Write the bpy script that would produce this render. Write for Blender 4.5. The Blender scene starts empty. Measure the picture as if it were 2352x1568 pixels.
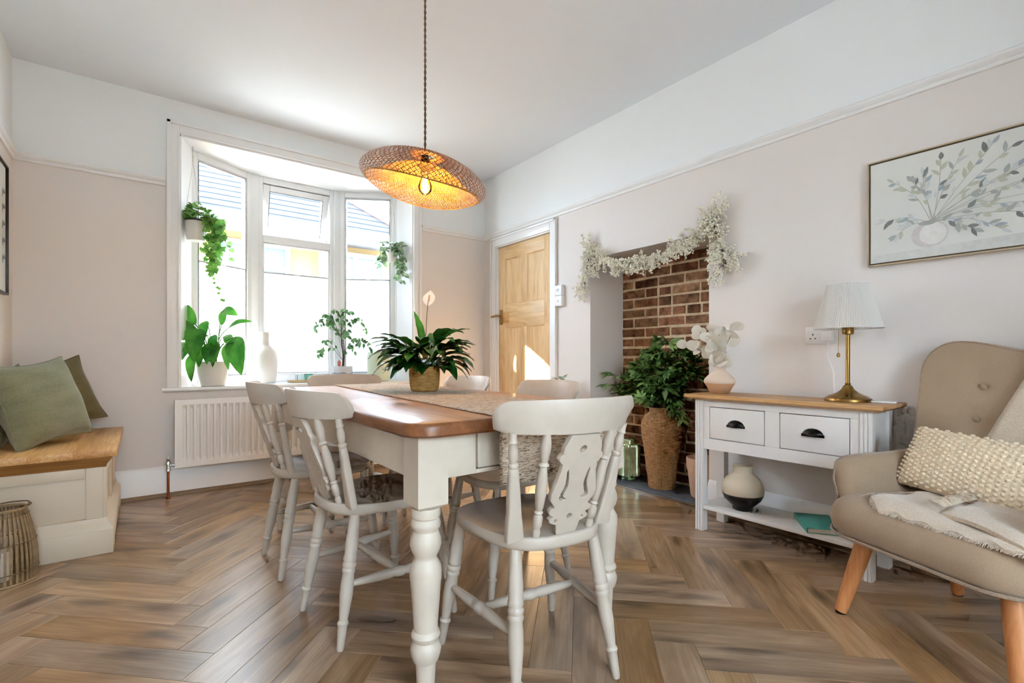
import bpy, bmesh, math, random
from math import sin, cos, pi, radians, sqrt, atan2
from mathutils import Vector, Matrix, Euler

random.seed(7)
scene = bpy.context.scene
COL = scene.collection

# ------------------------------------------------------------------ camera
cam_d = bpy.data.cameras.new('camera')
cam = bpy.data.objects.new('camera', cam_d)
COL.objects.link(cam)
cam.location = (0, 0, 0.92)
cam.rotation_euler = (radians(90), 0, radians(-37.18))
cam_d.sensor_width = 36.0
cam_d.lens = 1120.0 / 2352.0 * 36.0
cam_d.shift_y = 38.0 / 2352.0
cam_d.clip_start = 0.02
cam_d.clip_end = 200
scene.camera = cam

# ------------------------------------------------------------------ sky, sun, exposure
world = bpy.data.worlds.new('sky')
scene.world = world
world.use_nodes = True
wn = world.node_tree.nodes
bg = wn['Background']
bg.inputs['Color'].default_value = (0.67, 0.835, 1.0, 1)
bg.inputs['Strength'].default_value = 18.0

sun_d = bpy.data.lights.new('sun', 'SUN')
sun = bpy.data.objects.new('sun', sun_d)
COL.objects.link(sun)
sun_d.energy = 42.0
sun_d.angle = radians(0.6)
sun_d.color = (1.0, 0.93, 0.82)
sun.rotation_euler = Vector((1.0, -0.52, -0.64)).to_track_quat('-Z', 'Y').to_euler()
sun.location = (-8, 9, 8)

vs = scene.view_settings
vs.view_transform = 'Standard'; vs.look = 'None'
vs.exposure = 0.92; vs.gamma = 1.0; vs.use_curve_mapping = False
scene.cycles.max_bounces = 7
scene.cycles.diffuse_bounces = 4
scene.cycles.glossy_bounces = 3
scene.cycles.transparent_max_bounces = 8
scene.cycles.sample_clamp_indirect = 8.0
scene.cycles.use_denoising = True
scene.cycles.use_adaptive_sampling = True
scene.cycles.adaptive_threshold = 0.06
scene.cycles.adaptive_min_samples = 12
scene.cycles.caustics_reflective = False
scene.cycles.caustics_refractive = False

# ------------------------------------------------------------------ materials
def s2l(c):
    return tuple(((x / 12.92) if x <= 0.04045 else ((x + 0.055) / 1.055) ** 2.4) for x in c)
def rgb(r, g, b):
    return s2l((r / 255.0, g / 255.0, b / 255.0)) + (1.0,)

def new_mat(name):
    m = bpy.data.materials.new(name); m.use_nodes = True
    nt = m.node_tree
    return m, nt, nt.nodes['Principled BSDF']

def N(nt, typ, **kw):
    n = nt.nodes.new(typ)
    for k, v in kw.items():
        if k in n.inputs.keys(): n.inputs[k].default_value = v
        else: setattr(n, k, v)
    return n
def L(nt, a, b): nt.links.new(a, b)

def ramp(nt, fac, stops):
    r = nt.nodes.new('ShaderNodeValToRGB')
    while len(r.color_ramp.elements) < len(stops): r.color_ramp.elements.new(0.5)
    for e, (p, c) in zip(r.color_ramp.elements, stops):
        e.position = p; e.color = c
    L(nt, fac, r.inputs[0])
    return r

def coords(nt, scale=(1, 1, 1), rnd=0.0, kind='Object'):
    tc = nt.nodes.new('ShaderNodeTexCoord')
    mp = nt.nodes.new('ShaderNodeMapping')
    mp.inputs['Scale'].default_value = scale
    if rnd:
        oi = nt.nodes.new('ShaderNodeObjectInfo')
        mul = nt.nodes.new('ShaderNodeVectorMath'); mul.operation = 'SCALE'
        mul.inputs[0].default_value = (1.0, 0.73, 0.41)
        sc_ = nt.nodes.new('ShaderNodeMath'); sc_.operation = 'MULTIPLY'
        sc_.inputs[1].default_value = rnd
        L(nt, oi.outputs['Random'], sc_.inputs[0]); L(nt, sc_.outputs[0], mul.inputs['Scale'])
        ad = nt.nodes.new('ShaderNodeVectorMath'); ad.operation = 'ADD'
        L(nt, tc.outputs[kind], ad.inputs[0]); L(nt, mul.outputs[0], ad.inputs[1])
        L(nt, ad.outputs[0], mp.inputs['Vector'])
    else:
        L(nt, tc.outputs[kind], mp.inputs['Vector'])
    return mp.outputs[0]

def bump(nt, p, height, strength=0.2, dist=0.01):
    b = nt.nodes.new('ShaderNodeBump')
    b.inputs['Strength'].default_value = strength
    b.inputs['Distance'].default_value = dist
    L(nt, height, b.inputs['Height']); L(nt, b.outputs[0], p.inputs['Normal'])

def plain(name, col, rough=0.5, metal=0.0, noise=0.0, nscale=8.0, bmp=0.0, bscale=60.0, sheen=0.0, spec=0.5, coat=0.0, rndval=0.0):
    m, nt, p = new_mat(name)
    p.inputs['Base Color'].default_value = col
    p.inputs['Roughness'].default_value = rough
    p.inputs['Metallic'].default_value = metal
    p.inputs['Specular IOR Level'].default_value = spec
    if sheen: p.inputs['Sheen Weight'].default_value = sheen
    if coat:
        p.inputs['Coat Weight'].default_value = coat; p.inputs['Coat Roughness'].default_value = 0.1
    src = None
    if noise:
        n = N(nt, 'ShaderNodeTexNoise', Scale=nscale, Detail=2.0, Roughness=0.6)
        L(nt, coords(nt), n.inputs['Vector'])
        d = tuple(c * (1 - noise) for c in col[:3]) + (1,)
        u = tuple(min(1, c * (1 + noise)) for c in col[:3]) + (1,)
        r = ramp(nt, n.outputs['Fac'], [(0.3, d), (0.7, u)])
        src = r.outputs[0]
        L(nt, src, p.inputs['Base Color'])
    if rndval:
        oi = nt.nodes.new('ShaderNodeObjectInfo')
        hs = nt.nodes.new('ShaderNodeHueSaturation')
        mr = nt.nodes.new('ShaderNodeMapRange')
        mr.inputs['To Min'].default_value = 1 - rndval; mr.inputs['To Max'].default_value = 1 + rndval
        L(nt, oi.outputs['Random'], mr.inputs['Value']); L(nt, mr.outputs[0], hs.inputs['Value'])
        if src: L(nt, src, hs.inputs['Color'])
        else: hs.inputs['Color'].default_value = col
        L(nt, hs.outputs[0], p.inputs['Base Color'])
    if bmp:
        n2 = N(nt, 'ShaderNodeTexNoise', Scale=bscale, Detail=4.0)
        L(nt, coords(nt), n2.inputs['Vector'])
        bump(nt, p, n2.outputs['Fac'], bmp, 0.004)
    return m

def wood(name, dark, mid, light, scale=1.0, axis=0, rough=0.45, rnd=9.0, vary=0.0, knots=0.0, bmp=0.08, coat=0.0, streak=0.5):
    m, nt, p = new_mat(name)
    s = [11.0 * scale] * 3; s[axis] = 1.9 * scale
    v = coords(nt, tuple(s), rnd)
    n = N(nt, 'ShaderNodeTexNoise', Scale=1.0, Detail=3.0, Roughness=0.62, Distortion=0.8)
    L(nt, v, n.inputs['Vector'])
    r = ramp(nt, n.outputs['Fac'], [(0.28, dark), (0.5, mid), (0.75, light)])
    s2 = [120.0 * scale] * 3; s2[axis] = 4.0 * scale
    v2 = coords(nt, tuple(s2), rnd)
    n2 = N(nt, 'ShaderNodeTexNoise', Scale=1.0, Detail=1.0, Roughness=0.5)
    L(nt, v2, n2.inputs['Vector'])
    mx = nt.nodes.new('ShaderNodeMix'); mx.data_type = 'RGBA'; mx.blend_type = 'MULTIPLY'
    mx.inputs[0].default_value = streak
    r2 = ramp(nt, n2.outputs['Fac'], [(0.35, (0.62, 0.58, 0.55, 1)), (0.6, (1, 1, 1, 1))])
    L(nt, r.outputs[0], mx.inputs[6]); L(nt, r2.outputs[0], mx.inputs[7])
    out = mx.outputs[2]
    if knots:
        s3 = [5.2 * scale] * 3; s3[axis] = 1.7 * scale
        v3 = coords(nt, tuple(s3), rnd)
        vo = N(nt, 'ShaderNodeTexVoronoi', Scale=1.0, Randomness=1.0, voronoi_dimensions='2D')
        nz = N(nt, 'ShaderNodeTexNoise', Scale=6.0, Detail=0.0)
        L(nt, v3, nz.inputs['Vector'])
        ad = nt.nodes.new('ShaderNodeMix'); ad.data_type = 'RGBA'; ad.inputs[0].default_value = 0.12
        L(nt, v3, ad.inputs[6]); L(nt, nz.outputs['Color'], ad.inputs[7])
        L(nt, ad.outputs[2], vo.inputs['Vector'])
        rk = ramp(nt, vo.outputs['Distance'], [(0.035, (1, 1, 1, 1)), (0.035 + 0.17 * knots, (0, 0, 0, 1))])
        mk = nt.nodes.new('ShaderNodeMix'); mk.data_type = 'RGBA'
        mt = nt.nodes.new('ShaderNodeMath'); mt.operation = 'MULTIPLY'; mt.inputs[1].default_value = 0.72
        L(nt, rk.outputs[0], mt.inputs[0]); L(nt, mt.outputs[0], mk.inputs[0])
        L(nt, out, mk.inputs[6]); mk.inputs[7].default_value = tuple(c * 0.35 for c in dark[:3]) + (1,)
        out = mk.outputs[2]
    if vary:
        oi = nt.nodes.new('ShaderNodeObjectInfo')
        mr = nt.nodes.new('ShaderNodeMapRange')
        mr.inputs['To Min'].default_value = 1 - vary; mr.inputs['To Max'].default_value = 1 + vary
        hs = nt.nodes.new('ShaderNodeHueSaturation')
        L(nt, oi.outputs['Random'], mr.inputs['Value']); L(nt, mr.outputs[0], hs.inputs['Value'])
        ms = nt.nodes.new('ShaderNodeMath'); ms.operation = 'MULTIPLY_ADD'
        ms.inputs[1].default_value = 0.35; ms.inputs[2].default_value = 0.78
        fr = nt.nodes.new('ShaderNodeMath'); fr.operation = 'MULTIPLY'; fr.inputs[1].default_value = 7.13
        fr2 = nt.nodes.new('ShaderNodeMath'); fr2.operation = 'FRACT'
        L(nt, oi.outputs['Random'], fr.inputs[0]); L(nt, fr.outputs[0], fr2.inputs[0]); L(nt, fr2.outputs[0], ms.inputs[0])
        L(nt, ms.outputs[0], hs.inputs['Saturation'])
        L(nt, out, hs.inputs['Color']); out = hs.outputs[0]
    L(nt, out, p.inputs['Base Color'])
    p.inputs['Roughness'].default_value = rough
    if coat:
        p.inputs['Coat Weight'].default_value = coat; p.inputs['Coat Roughness'].default_value = 0.12
    if bmp: bump(nt, p, n2.outputs['Fac'], bmp, 0.003)
    return m

def wall_paint(name, split, below, above):
    m, nt, p = new_mat(name)
    ge = nt.nodes.new('ShaderNodeNewGeometry')
    sx = nt.nodes.new('ShaderNodeSeparateXYZ'); L(nt, ge.outputs['Position'], sx.inputs[0])
    gt = nt.nodes.new('ShaderNodeMath'); gt.operation = 'GREATER_THAN'; gt.inputs[1].default_value = split
    L(nt, sx.outputs['Z'], gt.inputs[0])
    mx = nt.nodes.new('ShaderNodeMix'); mx.data_type = 'RGBA'
    L(nt, gt.outputs[0], mx.inputs[0]); mx.inputs[6].default_value = below; mx.inputs[7].default_value = above
    L(nt, mx.outputs[2], p.inputs['Base Color'])
    p.inputs['Roughness'].default_value = 0.75
    p.inputs['Specular IOR Level'].default_value = 0.25
    return m

def fabric(name, col, col2, scale=220.0, rough=0.9, sheen=0.25, bmp=0.35, stretch=(1, 1, 1)):
    m, nt, p = new_mat(name)
    v = coords(nt, stretch)
    n = N(nt, 'ShaderNodeTexNoise', Scale=scale, Detail=2.0, Roughness=0.6)
    L(nt, v, n.inputs['Vector'])
    n2 = N(nt, 'ShaderNodeTexNoise', Scale=6.0, Detail=3.0)
    L(nt, v, n2.inputs['Vector'])
    ad = nt.nodes.new('ShaderNodeMath'); ad.operation = 'MULTIPLY_ADD'; ad.inputs[1].default_value = 0.35
    L(nt, n2.outputs['Fac'], ad.inputs[0])
    sc_ = nt.nodes.new('ShaderNodeMath'); sc_.operation = 'MULTIPLY'; sc_.inputs[1].default_value = 0.65
    L(nt, n.outputs['Fac'], sc_.inputs[0]); L(nt, sc_.outputs[0], ad.inputs[2])
    r = ramp(nt, ad.outputs[0], [(0.35, col2), (0.62, col)])
    L(nt, r.outputs[0], p.inputs['Base Color'])
    p.inputs['Roughness'].default_value = rough
    p.inputs['Sheen Weight'].default_value = sheen
    p.inputs['Specular IOR Level'].default_value = 0.2
    bump(nt, p, n.outputs['Fac'], bmp, 0.002)
    return m

def leaf_mat(name, c1, c2, trans=0.35, rough=0.4, nscale=9.0, vary=0.25):
    m, nt, p = new_mat(name)
    n = N(nt, 'ShaderNodeTexNoise', Scale=nscale, Detail=3.0)
    L(nt, coords(nt, (1, 1, 1), 5.0), n.inputs['Vector'])
    r = ramp(nt, n.outputs['Fac'], [(0.35, c1), (0.65, c2)])
    oi = nt.nodes.new('ShaderNodeObjectInfo')
    hs = nt.nodes.new('ShaderNodeHueSaturation')
    mr = nt.nodes.new('ShaderNodeMapRange')
    mr.inputs['To Min'].default_value = 1 - vary; mr.inputs['To Max'].default_value = 1 + vary
    L(nt, oi.outputs['Random'], mr.inputs['Value']); L(nt, mr.outputs[0], hs.inputs['Value'])
    L(nt, r.outputs[0], hs.inputs['Color'])
    L(nt, hs.outputs[0], p.inputs['Base Color'])
    p.inputs['Roughness'].default_value = rough
    tr = nt.nodes.new('ShaderNodeBsdfTranslucent')
    L(nt, hs.outputs[0], tr.inputs['Color'])
    mx = nt.nodes.new('ShaderNodeMixShader'); mx.inputs[0].default_value = trans
    out = nt.nodes['Material Output']
    L(nt, p.outputs[0], mx.inputs[1]); L(nt, tr.outputs[0], mx.inputs[2]); L(nt, mx.outputs[0], out.inputs['Surface'])
    return m

def translucent_mat(name, col, trans=0.5):
    m, nt, p = new_mat(name)
    d = N(nt, 'ShaderNodeBsdfDiffuse'); d.inputs['Color'].default_value = col
    t = N(nt, 'ShaderNodeBsdfTranslucent'); t.inputs['Color'].default_value = col
    mx = nt.nodes.new('ShaderNodeMixShader'); mx.inputs[0].default_value = trans
    L(nt, d.outputs[0], mx.inputs[1]); L(nt, t.outputs[0], mx.inputs[2])
    L(nt, mx.outputs[0], nt.nodes['Material Output'].inputs['Surface'])
    nt.nodes.remove(p)
    return m

def pane_mat(name, tint=(1, 1, 1, 1), gloss=0.06):
    m, nt, p = new_mat(name)
    t = N(nt, 'ShaderNodeBsdfTransparent'); t.inputs['Color'].default_value = tint
    g = N(nt, 'ShaderNodeBsdfGlossy'); g.inputs['Roughness'].default_value = 0.02
    fr = N(nt, 'ShaderNodeFresnel'); fr.inputs['IOR'].default_value = 1.25
    mx = nt.nodes.new('ShaderNodeMixShader')
    L(nt, fr.outputs[0], mx.inputs[0])
    L(nt, t.outputs[0], mx.inputs[1]); L(nt, g.outputs[0], mx.inputs[2])
    L(nt, mx.outputs[0], nt.nodes['Material Output'].inputs['Surface'])
    nt.nodes.remove(p)
    return m

def emit_mat(name, col, strength):
    m, nt, p = new_mat(name)
    p.inputs['Base Color'].default_value = col
    p.inputs['Emission Color'].default_value = col
    p.inputs['Emission Strength'].default_value = strength
    return m

M = {}
M['wall'] = wall_paint('wall_paint', 2.095, rgb(233, 226, 221), rgb(244, 247, 248))
M['ceiling'] = plain('ceiling_paint', rgb(242, 247, 252), 0.8, spec=0.2)
M['plaster'] = plain('plaster_reveal', rgb(214, 203, 196), 0.75, spec=0.2)
M['gloss'] = plain('white_gloss_paint', rgb(244, 244, 244), 0.28)
M['satin'] = plain('white_satin_paint', rgb(246, 246, 246), 0.42)
M['upvc'] = plain('window_plastic', rgb(243, 245, 247), 0.25)
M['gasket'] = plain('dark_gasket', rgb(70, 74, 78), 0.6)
M['chair'] = plain('chair_white_paint', rgb(194, 183, 169), 0.4, noise=0.05, nscale=14.0)
M['chair_seat'] = plain('chair_taupe_seat_paint', rgb(188, 172, 158), 0.34, noise=0.10, nscale=7.0)  # taupe second tone for the hollowed part of the seat top
M['table_paint'] = plain('table_cream_paint', rgb(210, 199, 183), 0.42, noise=0.05, nscale=10.0)
M['floor'] = wood('oak_plank', rgb(120, 90, 61), rgb(160, 126, 91), rgb(190, 158, 123), scale=1.0, axis=0, rough=0.30, rnd=31.0, vary=0.22, knots=0.8, bmp=0.10)
M['floor'].node_tree.nodes['Principled BSDF'].inputs['Specular IOR Level'].default_value = 0.7
M['subfloor'] = plain('dark_joint', rgb(70, 52, 38), 0.9)
M['bead'] = wood('oak_beading', rgb(105, 84, 62), rgb(140, 114, 86), rgb(160, 132, 102), axis=1, rough=0.5)
M['bead_x'] = wood('oak_beading_long', rgb(105, 84, 62), rgb(140, 114, 86), rgb(160, 132, 102), axis=0, rough=0.5)
M['tabletop'] = wood('waxed_pine_top_glare', rgb(150, 98, 56), rgb(190, 136, 90), rgb(208, 160, 114), scale=0.75, axis=1, rough=0.34, knots=0.3, bmp=0.0, coat=0.25)  # window glare put into the colour: lighter than the side faces
M['table_edge'] = wood('waxed_pine_edge', rgb(84, 46, 20), rgb(126, 76, 40), rgb(158, 102, 60), scale=0.75, axis=1, rough=0.35, bmp=0.0)  # same pine for the side faces, darker than the glare-toned top
M['oak'] = wood('honey_oak', rgb(184, 130, 70), rgb(216, 164, 100), rgb(230, 184, 124), scale=0.9, axis=1, rough=0.4, bmp=0.0)
M['oak_dark'] = wood('honey_oak_moulding', rgb(126, 80, 38), rgb(168, 116, 62), rgb(186, 134, 78), scale=0.9, axis=0, rough=0.42, bmp=0.0)
M['console_top'] = wood('console_oak', rgb(170, 122, 72), rgb(204, 158, 104), rgb(220, 180, 128), scale=0.9, axis=1, rough=0.4, bmp=0.0)
M['pine'] = wood('stripped_pine', rgb(206, 160, 104), rgb(230, 192, 140), rgb(240, 208, 164), scale=0.9, axis=2, rough=0.42, bmp=0.0, streak=0.35)
M['pine_h'] = wood('stripped_pine_rail', rgb(206, 160, 104), rgb(230, 192, 140), rgb(240, 208, 164), scale=0.9, axis=1, rough=0.42, bmp=0.0, streak=0.35)
M['chair_leg'] = wood('beech_leg', rgb(178, 106, 56), rgb(208, 138, 84), rgb(220, 156, 102), scale=1.0, axis=2, rough=0.4, bmp=0.0, streak=0.3)
M['bench_cream'] = plain('bench_cream_paint', rgb(216, 202, 179), 0.42)
M['console_paint'] = plain('console_white_paint', rgb(232, 228, 224), 0.42, noise=0.02)
M['brass'] = plain('aged_brass', rgb(150, 118, 66), 0.32, metal=1.0, noise=0.12, nscale=12.0)
M['chrome'] = plain('nickel', rgb(180, 176, 168), 0.25, metal=1.0)
M['black_iron'] = plain('black_iron', rgb(22, 22, 24), 0.35, metal=0.6)
M['copper'] = plain('copper_pipe', rgb(150, 88, 58), 0.4, metal=1.0, noise=0.15, nscale=20.0)
M['rad'] = plain('radiator_enamel', rgb(240, 238, 235), 0.3)
M['slate'] = plain('slate', rgb(92, 98, 106), 0.45, noise=0.25, nscale=7.0, bmp=0.2, bscale=18.0)
M['mortar'] = plain('lime_mortar', rgb(220, 196, 164), 0.95, noise=0.22, nscale=18.0, bmp=0.6, bscale=70.0, spec=0.1)
M['glass'] = pane_mat('window_glass')
M['blind'] = translucent_mat('pleated_blind_fabric', (0.74, 0.77, 0.82, 1), 0.5)
M['shade'] = translucent_mat('pleated_lampshade_fabric', (0.90, 0.89, 0.85, 1), 0.35)
M['white_plastic'] = plain('white_plastic', rgb(240, 240, 240), 0.35)
M['grey_plastic'] = plain('grey_button_plastic', rgb(205, 208, 212), 0.4)
M['white_pot'] = plain('white_ceramic', rgb(236, 232, 224), 0.35)
M['matt_white'] = plain('matt_white_ceramic', rgb(238, 236, 233), 0.6)
M['soil'] = plain('potting_soil', rgb(46, 34, 26), 0.95, noise=0.3, nscale=40, bmp=0.8, bscale=80)
M['lily'] = leaf_mat('peace_lily_leaf', rgb(24, 72, 26), rgb(48, 110, 40), 0.25, 0.28)
M['lily_back'] = leaf_mat('window_lily_leaf', rgb(38, 104, 32), rgb(86, 156, 56), 0.42, 0.32)
M['ivy'] = leaf_mat('ivy_leaf', rgb(72, 136, 52), rgb(150, 196, 96), 0.45, 0.4, vary=0.4)
M['pothos'] = leaf_mat('variegated_leaf', rgb(70, 118, 74), rgb(196, 212, 176), 0.4, 0.4, nscale=28.0, vary=0.3)
M['ficus'] = leaf_mat('ficus_leaf', rgb(70, 118, 70), rgb(128, 164, 112), 0.45, 0.4, vary=0.35)
M['fern'] = leaf_mat('fireplace_foliage', rgb(78, 126, 64), rgb(144, 178, 108), 0.35, 0.45, vary=0.4)
M['stem_green'] = plain('green_stem', rgb(86, 116, 58), 0.5)
M['stem_brown'] = plain('brown_twig', rgb(92, 72, 54), 0.7)
M['petal'] = leaf_mat('white_spathe', rgb(240, 232, 226), rgb(250, 246, 240), 0.5, 0.5, vary=0.03)
M['eucalyptus'] = leaf_mat('bleached_leaf', rgb(236, 230, 216), rgb(246, 243, 234), 0.35, 0.6, vary=0.05)
M['garland'] = plain('dried_white_blossom', rgb(252, 241, 222), 0.9, noise=0.15, nscale=90.0, rndval=0.0)
M['linen'] = fabric('beige_linen', rgb(170, 147, 122), rgb(154, 132, 108), 420.0, bmp=0.2)
M['piping'] = fabric('taupe_piping', rgb(162, 142, 122), rgb(136, 118, 100), 200.0)
M['throw'] = fabric('oat_wool_throw', rgb(214, 198, 178), rgb(194, 176, 154), 200.0, bmp=0.6, sheen=0.5)
M['fringe'] = fabric('wool_fringe', rgb(214, 200, 180), rgb(170, 140, 104), 30.0, sheen=0.5)
M['bobble'] = fabric('bobble_knit', rgb(238, 220, 192), rgb(222, 202, 172), 200.0, bmp=0.5, sheen=0.3)
M['sage'] = fabric('sage_linen', rgb(138, 138, 108), rgb(112, 112, 84), 140.0, stretch=(1, 1, 4))
M['olive'] = fabric('olive_linen', rgb(116, 106, 72), rgb(92, 84, 54), 140.0, stretch=(1, 1, 4))
M['rattan'] = plain('grey_rattan', rgb(146, 122, 88), 0.6, noise=0.3, nscale=25.0)
M['rattan_dark'] = plain('rattan_band', rgb(116, 94, 66), 0.6, noise=0.25, nscale=25.0)
M['candle'] = plain('wax_candle', rgb(236, 226, 208), 0.5)
M['frame_black'] = plain('black_frame', rgb(34, 32, 32), 0.4)
M['frame_gold'] = plain('champagne_frame', rgb(196, 178, 148), 0.35, metal=0.3)
M['frame_gap'] = plain('shadow_gap', rgb(84, 72, 52), 0.7)
M['canvas'] = plain('painted_canvas', rgb(222, 222, 216), 0.75, noise=0.05, nscale=3.0)
M['peach_pot'] = plain('peach_terracotta', rgb(206, 166, 136), 0.8, noise=0.08)
M['teal'] = plain('teal_cloth', rgb(74, 158, 146), 0.55)
M['paper'] = plain('book_pages', rgb(226, 220, 206), 0.8)
M['basket'] = None

def zsplit(name, stops, rough=0.5, noise=0.0):
    """glaze bands at fixed heights of the pot (stops: list of (height, colour))"""
    m, nt, p = new_mat(name)
    tc = nt.nodes.new('ShaderNodeTexCoord')
    sx = nt.nodes.new('ShaderNodeSeparateXYZ'); L(nt, tc.outputs['Object'], sx.inputs[0])
    src = sx.outputs['Z']
    if noise:
        n = N(nt, 'ShaderNodeTexNoise', Scale=14.0, Detail=4.0)
        L(nt, tc.outputs['Object'], n.inputs['Vector'])
        ma = nt.nodes.new('ShaderNodeMath'); ma.operation = 'MULTIPLY_ADD'
        ma.inputs[1].default_value = noise
        L(nt, n.outputs['Fac'], ma.inputs[0]); L(nt, src, ma.inputs[2]); src = ma.outputs[0]
    prev = stops[0][1]; cur = None
    for h, c in stops[1:]:
        gt = nt.nodes.new('ShaderNodeMapRange')
        gt.inputs['From Min'].default_value = h - 0.001; gt.inputs['From Max'].default_value = h + 0.001
        L(nt, src, gt.inputs['Value'])
        mx = nt.nodes.new('ShaderNodeMix'); mx.data_type = 'RGBA'
        L(nt, gt.outputs[0], mx.inputs[0])
        if cur is None: mx.inputs[6].default_value = prev
        else: L(nt, cur, mx.inputs[6])
        mx.inputs[7].default_value = c
        cur = mx.outputs[2]
    L(nt, cur, p.inputs['Base Color'])
    p.inputs['Roughness'].default_value = rough
    return m
M['two_tone'] = zsplit('sand_and_black_glaze', [(0, rgb(26, 25, 25)), (0.085, rgb(206, 190, 164))], 0.5)
M['clay_dip'] = zsplit('dipped_clay', [(0, rgb(206, 162, 122)), (0.062, rgb(222, 200, 180))], 0.75, 0.012)
M['marble_pot'] = zsplit('grey_banded_pot', [(0, rgb(150, 150, 156)), (0.045, rgb(206, 204, 206)), (0.075, rgb(140, 142, 150)), (0.10, rgb(200, 200, 202))], 0.6, 0.05)

def brick_mat():
    m, nt, p = new_mat('old_brick')
    oi = nt.nodes.new('ShaderNodeObjectInfo')
    r = ramp(nt, oi.outputs['Random'], [(0.0, rgb(108, 76, 58)), (0.3, rgb(150, 104, 78)), (0.55, rgb(136, 104, 80)), (0.8, rgb(172, 116, 90)), (1.0, rgb(168, 134, 102))])
    n = N(nt, 'ShaderNodeTexNoise', Scale=16.0, Detail=6.0, Roughness=0.7)
    L(nt, coords(nt, (1, 1, 1), 20.0), n.inputs['Vector'])
    r2 = ramp(nt, n.outputs['Fac'], [(0.36, (0.30, 0.26, 0.23, 1)), (0.5, (0.95, 0.92, 0.88, 1)), (0.66, (1.6, 1.5, 1.3, 1))])
    mx = nt.nodes.new('ShaderNodeMix'); mx.data_type = 'RGBA'; mx.blend_type = 'MULTIPLY'; mx.inputs[0].default_value = 0.85
    L(nt, r.outputs[0], mx.inputs[6]); L(nt, r2.outputs[0], mx.inputs[7])
    L(nt, mx.outputs[2], p.inputs['Base Color'])
    p.inputs['Roughness'].default_value = 0.92
    p.inputs['Specular IOR Level'].default_value = 0.15
    n3 = N(nt, 'ShaderNodeTexNoise', Scale=60.0, Detail=5.0)
    L(nt, coords(nt, (1, 1, 1), 20.0), n3.inputs['Vector'])
    bump(nt, p, n3.outputs['Fac'], 0.7, 0.006)
    return m
M['brick'] = brick_mat()

def runner_mat():
    m, nt, p = new_mat('woven_jute')
    v = coords(nt, (60, 260, 260))
    n = N(nt, 'ShaderNodeTexNoise', Scale=1.0, Detail=3.0, Roughness=0.7)
    L(nt, v, n.inputs['Vector'])
    r = ramp(nt, n.outputs['Fac'], [(0.31, rgb(72, 58, 46)), (0.41, rgb(176, 152, 126)), (0.55, rgb(222, 206, 186))])
    L(nt, r.outputs[0], p.inputs['Base Color'])
    p.inputs['Roughness'].default_value = 0.95; p.inputs['Specular IOR Level'].default_value = 0.1
    bump(nt, p, n.outputs['Fac'], 0.9, 0.006)
    return m
M['runner'] = runner_mat()

def basket_mat(name, c1, c2, vscale=160.0):
    m, nt, p = new_mat(name)
    n = N(nt, 'ShaderNodeTexNoise', Scale=30.0, Detail=4.0)
    L(nt, coords(nt, (1, 1, 5)), n.inputs['Vector'])
    r = ramp(nt, n.outputs['Fac'], [(0.3, c1), (0.7, c2)])
    L(nt, r.outputs[0], p.inputs['Base Color'])
    p.inputs['Roughness'].default_value = 0.8
    n3 = N(nt, 'ShaderNodeTexNoise', Scale=vscale, Detail=3.0)
    L(nt, coords(nt, (1, 1, 2)), n3.inputs['Vector'])
    bump(nt, p, n3.outputs['Fac'], 0.8, 0.004)
    return m
M['basket'] = basket_mat('seagrass_weave', rgb(140, 94, 54), rgb(196, 148, 98))
M['raffia_pot'] = basket_mat('raffia_pot', rgb(150, 108, 52), rgb(206, 164, 96), 90.0)

def bamboo_mat(name='bamboo_strip', c1=(104, 66, 34), c2=(160, 110, 62)):
    m, nt, p = new_mat(name)
    n = N(nt, 'ShaderNodeTexNoise', Scale=18.0, Detail=3.0)
    L(nt, coords(nt), n.inputs['Vector'])
    r = ramp(nt, n.outputs['Fac'], [(0.3, rgb(*c1)), (0.7, rgb(*c2))])
    L(nt, r.outputs[0], p.inputs['Base Color'])
    p.inputs['Roughness'].default_value = 0.5
    t = N(nt, 'ShaderNodeBsdfTranslucent'); L(nt, r.outputs[0], t.inputs['Color'])
    mx = nt.nodes.new('ShaderNodeMixShader'); mx.inputs[0].default_value = 0.25
    L(nt, p.outputs[0], mx.inputs[1]); L(nt, t.outputs[0], mx.inputs[2])
    L(nt, mx.outputs[0], nt.nodes['Material Output'].inputs['Surface'])
    return m
M['bamboo'] = bamboo_mat()
M['bamboo_inner'] = bamboo_mat('glow_bamboo_strip', (176, 128, 60), (216, 172, 96))  # bulb glow put into the colour: paler, yellower than the outer strips
M['lining'] = translucent_mat('pale_lining', (0.9, 0.72, 0.42, 1), 0.5)
M['mercury'] = plain('green_mercury_glass', rgb(196, 214, 178), 0.14, metal=0.75, noise=0.25, nscale=22.0)
M['green_glass'] = pane_mat('green_tumbler_glass', (0.45, 0.72, 0.62, 1))
M['clear_glass'] = pane_mat('clear_tumbler_glass', (0.88, 0.95, 0.95, 1))
M['bulb_glass'] = pane_mat('bulb_glass', (1.0, 0.93, 0.78, 1))
M['filament'] = emit_mat('glowing_filament', (1.0, 0.72, 0.32, 1), 60.0)
M['tray'] = wood('bamboo_tray', rgb(190, 150, 98), rgb(216, 182, 130), rgb(230, 200, 150), axis=0, rough=0.5)
M['pale_green'] = plain('pale_green_ceramic', rgb(214, 226, 200), 0.45)
M['cord_brown'] = fabric('twisted_brown_flex', rgb(130, 96, 72), rgb(86, 62, 48), 200.0)
M['hemp'] = plain('hemp_cord', rgb(214, 204, 186), 0.9)
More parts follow.
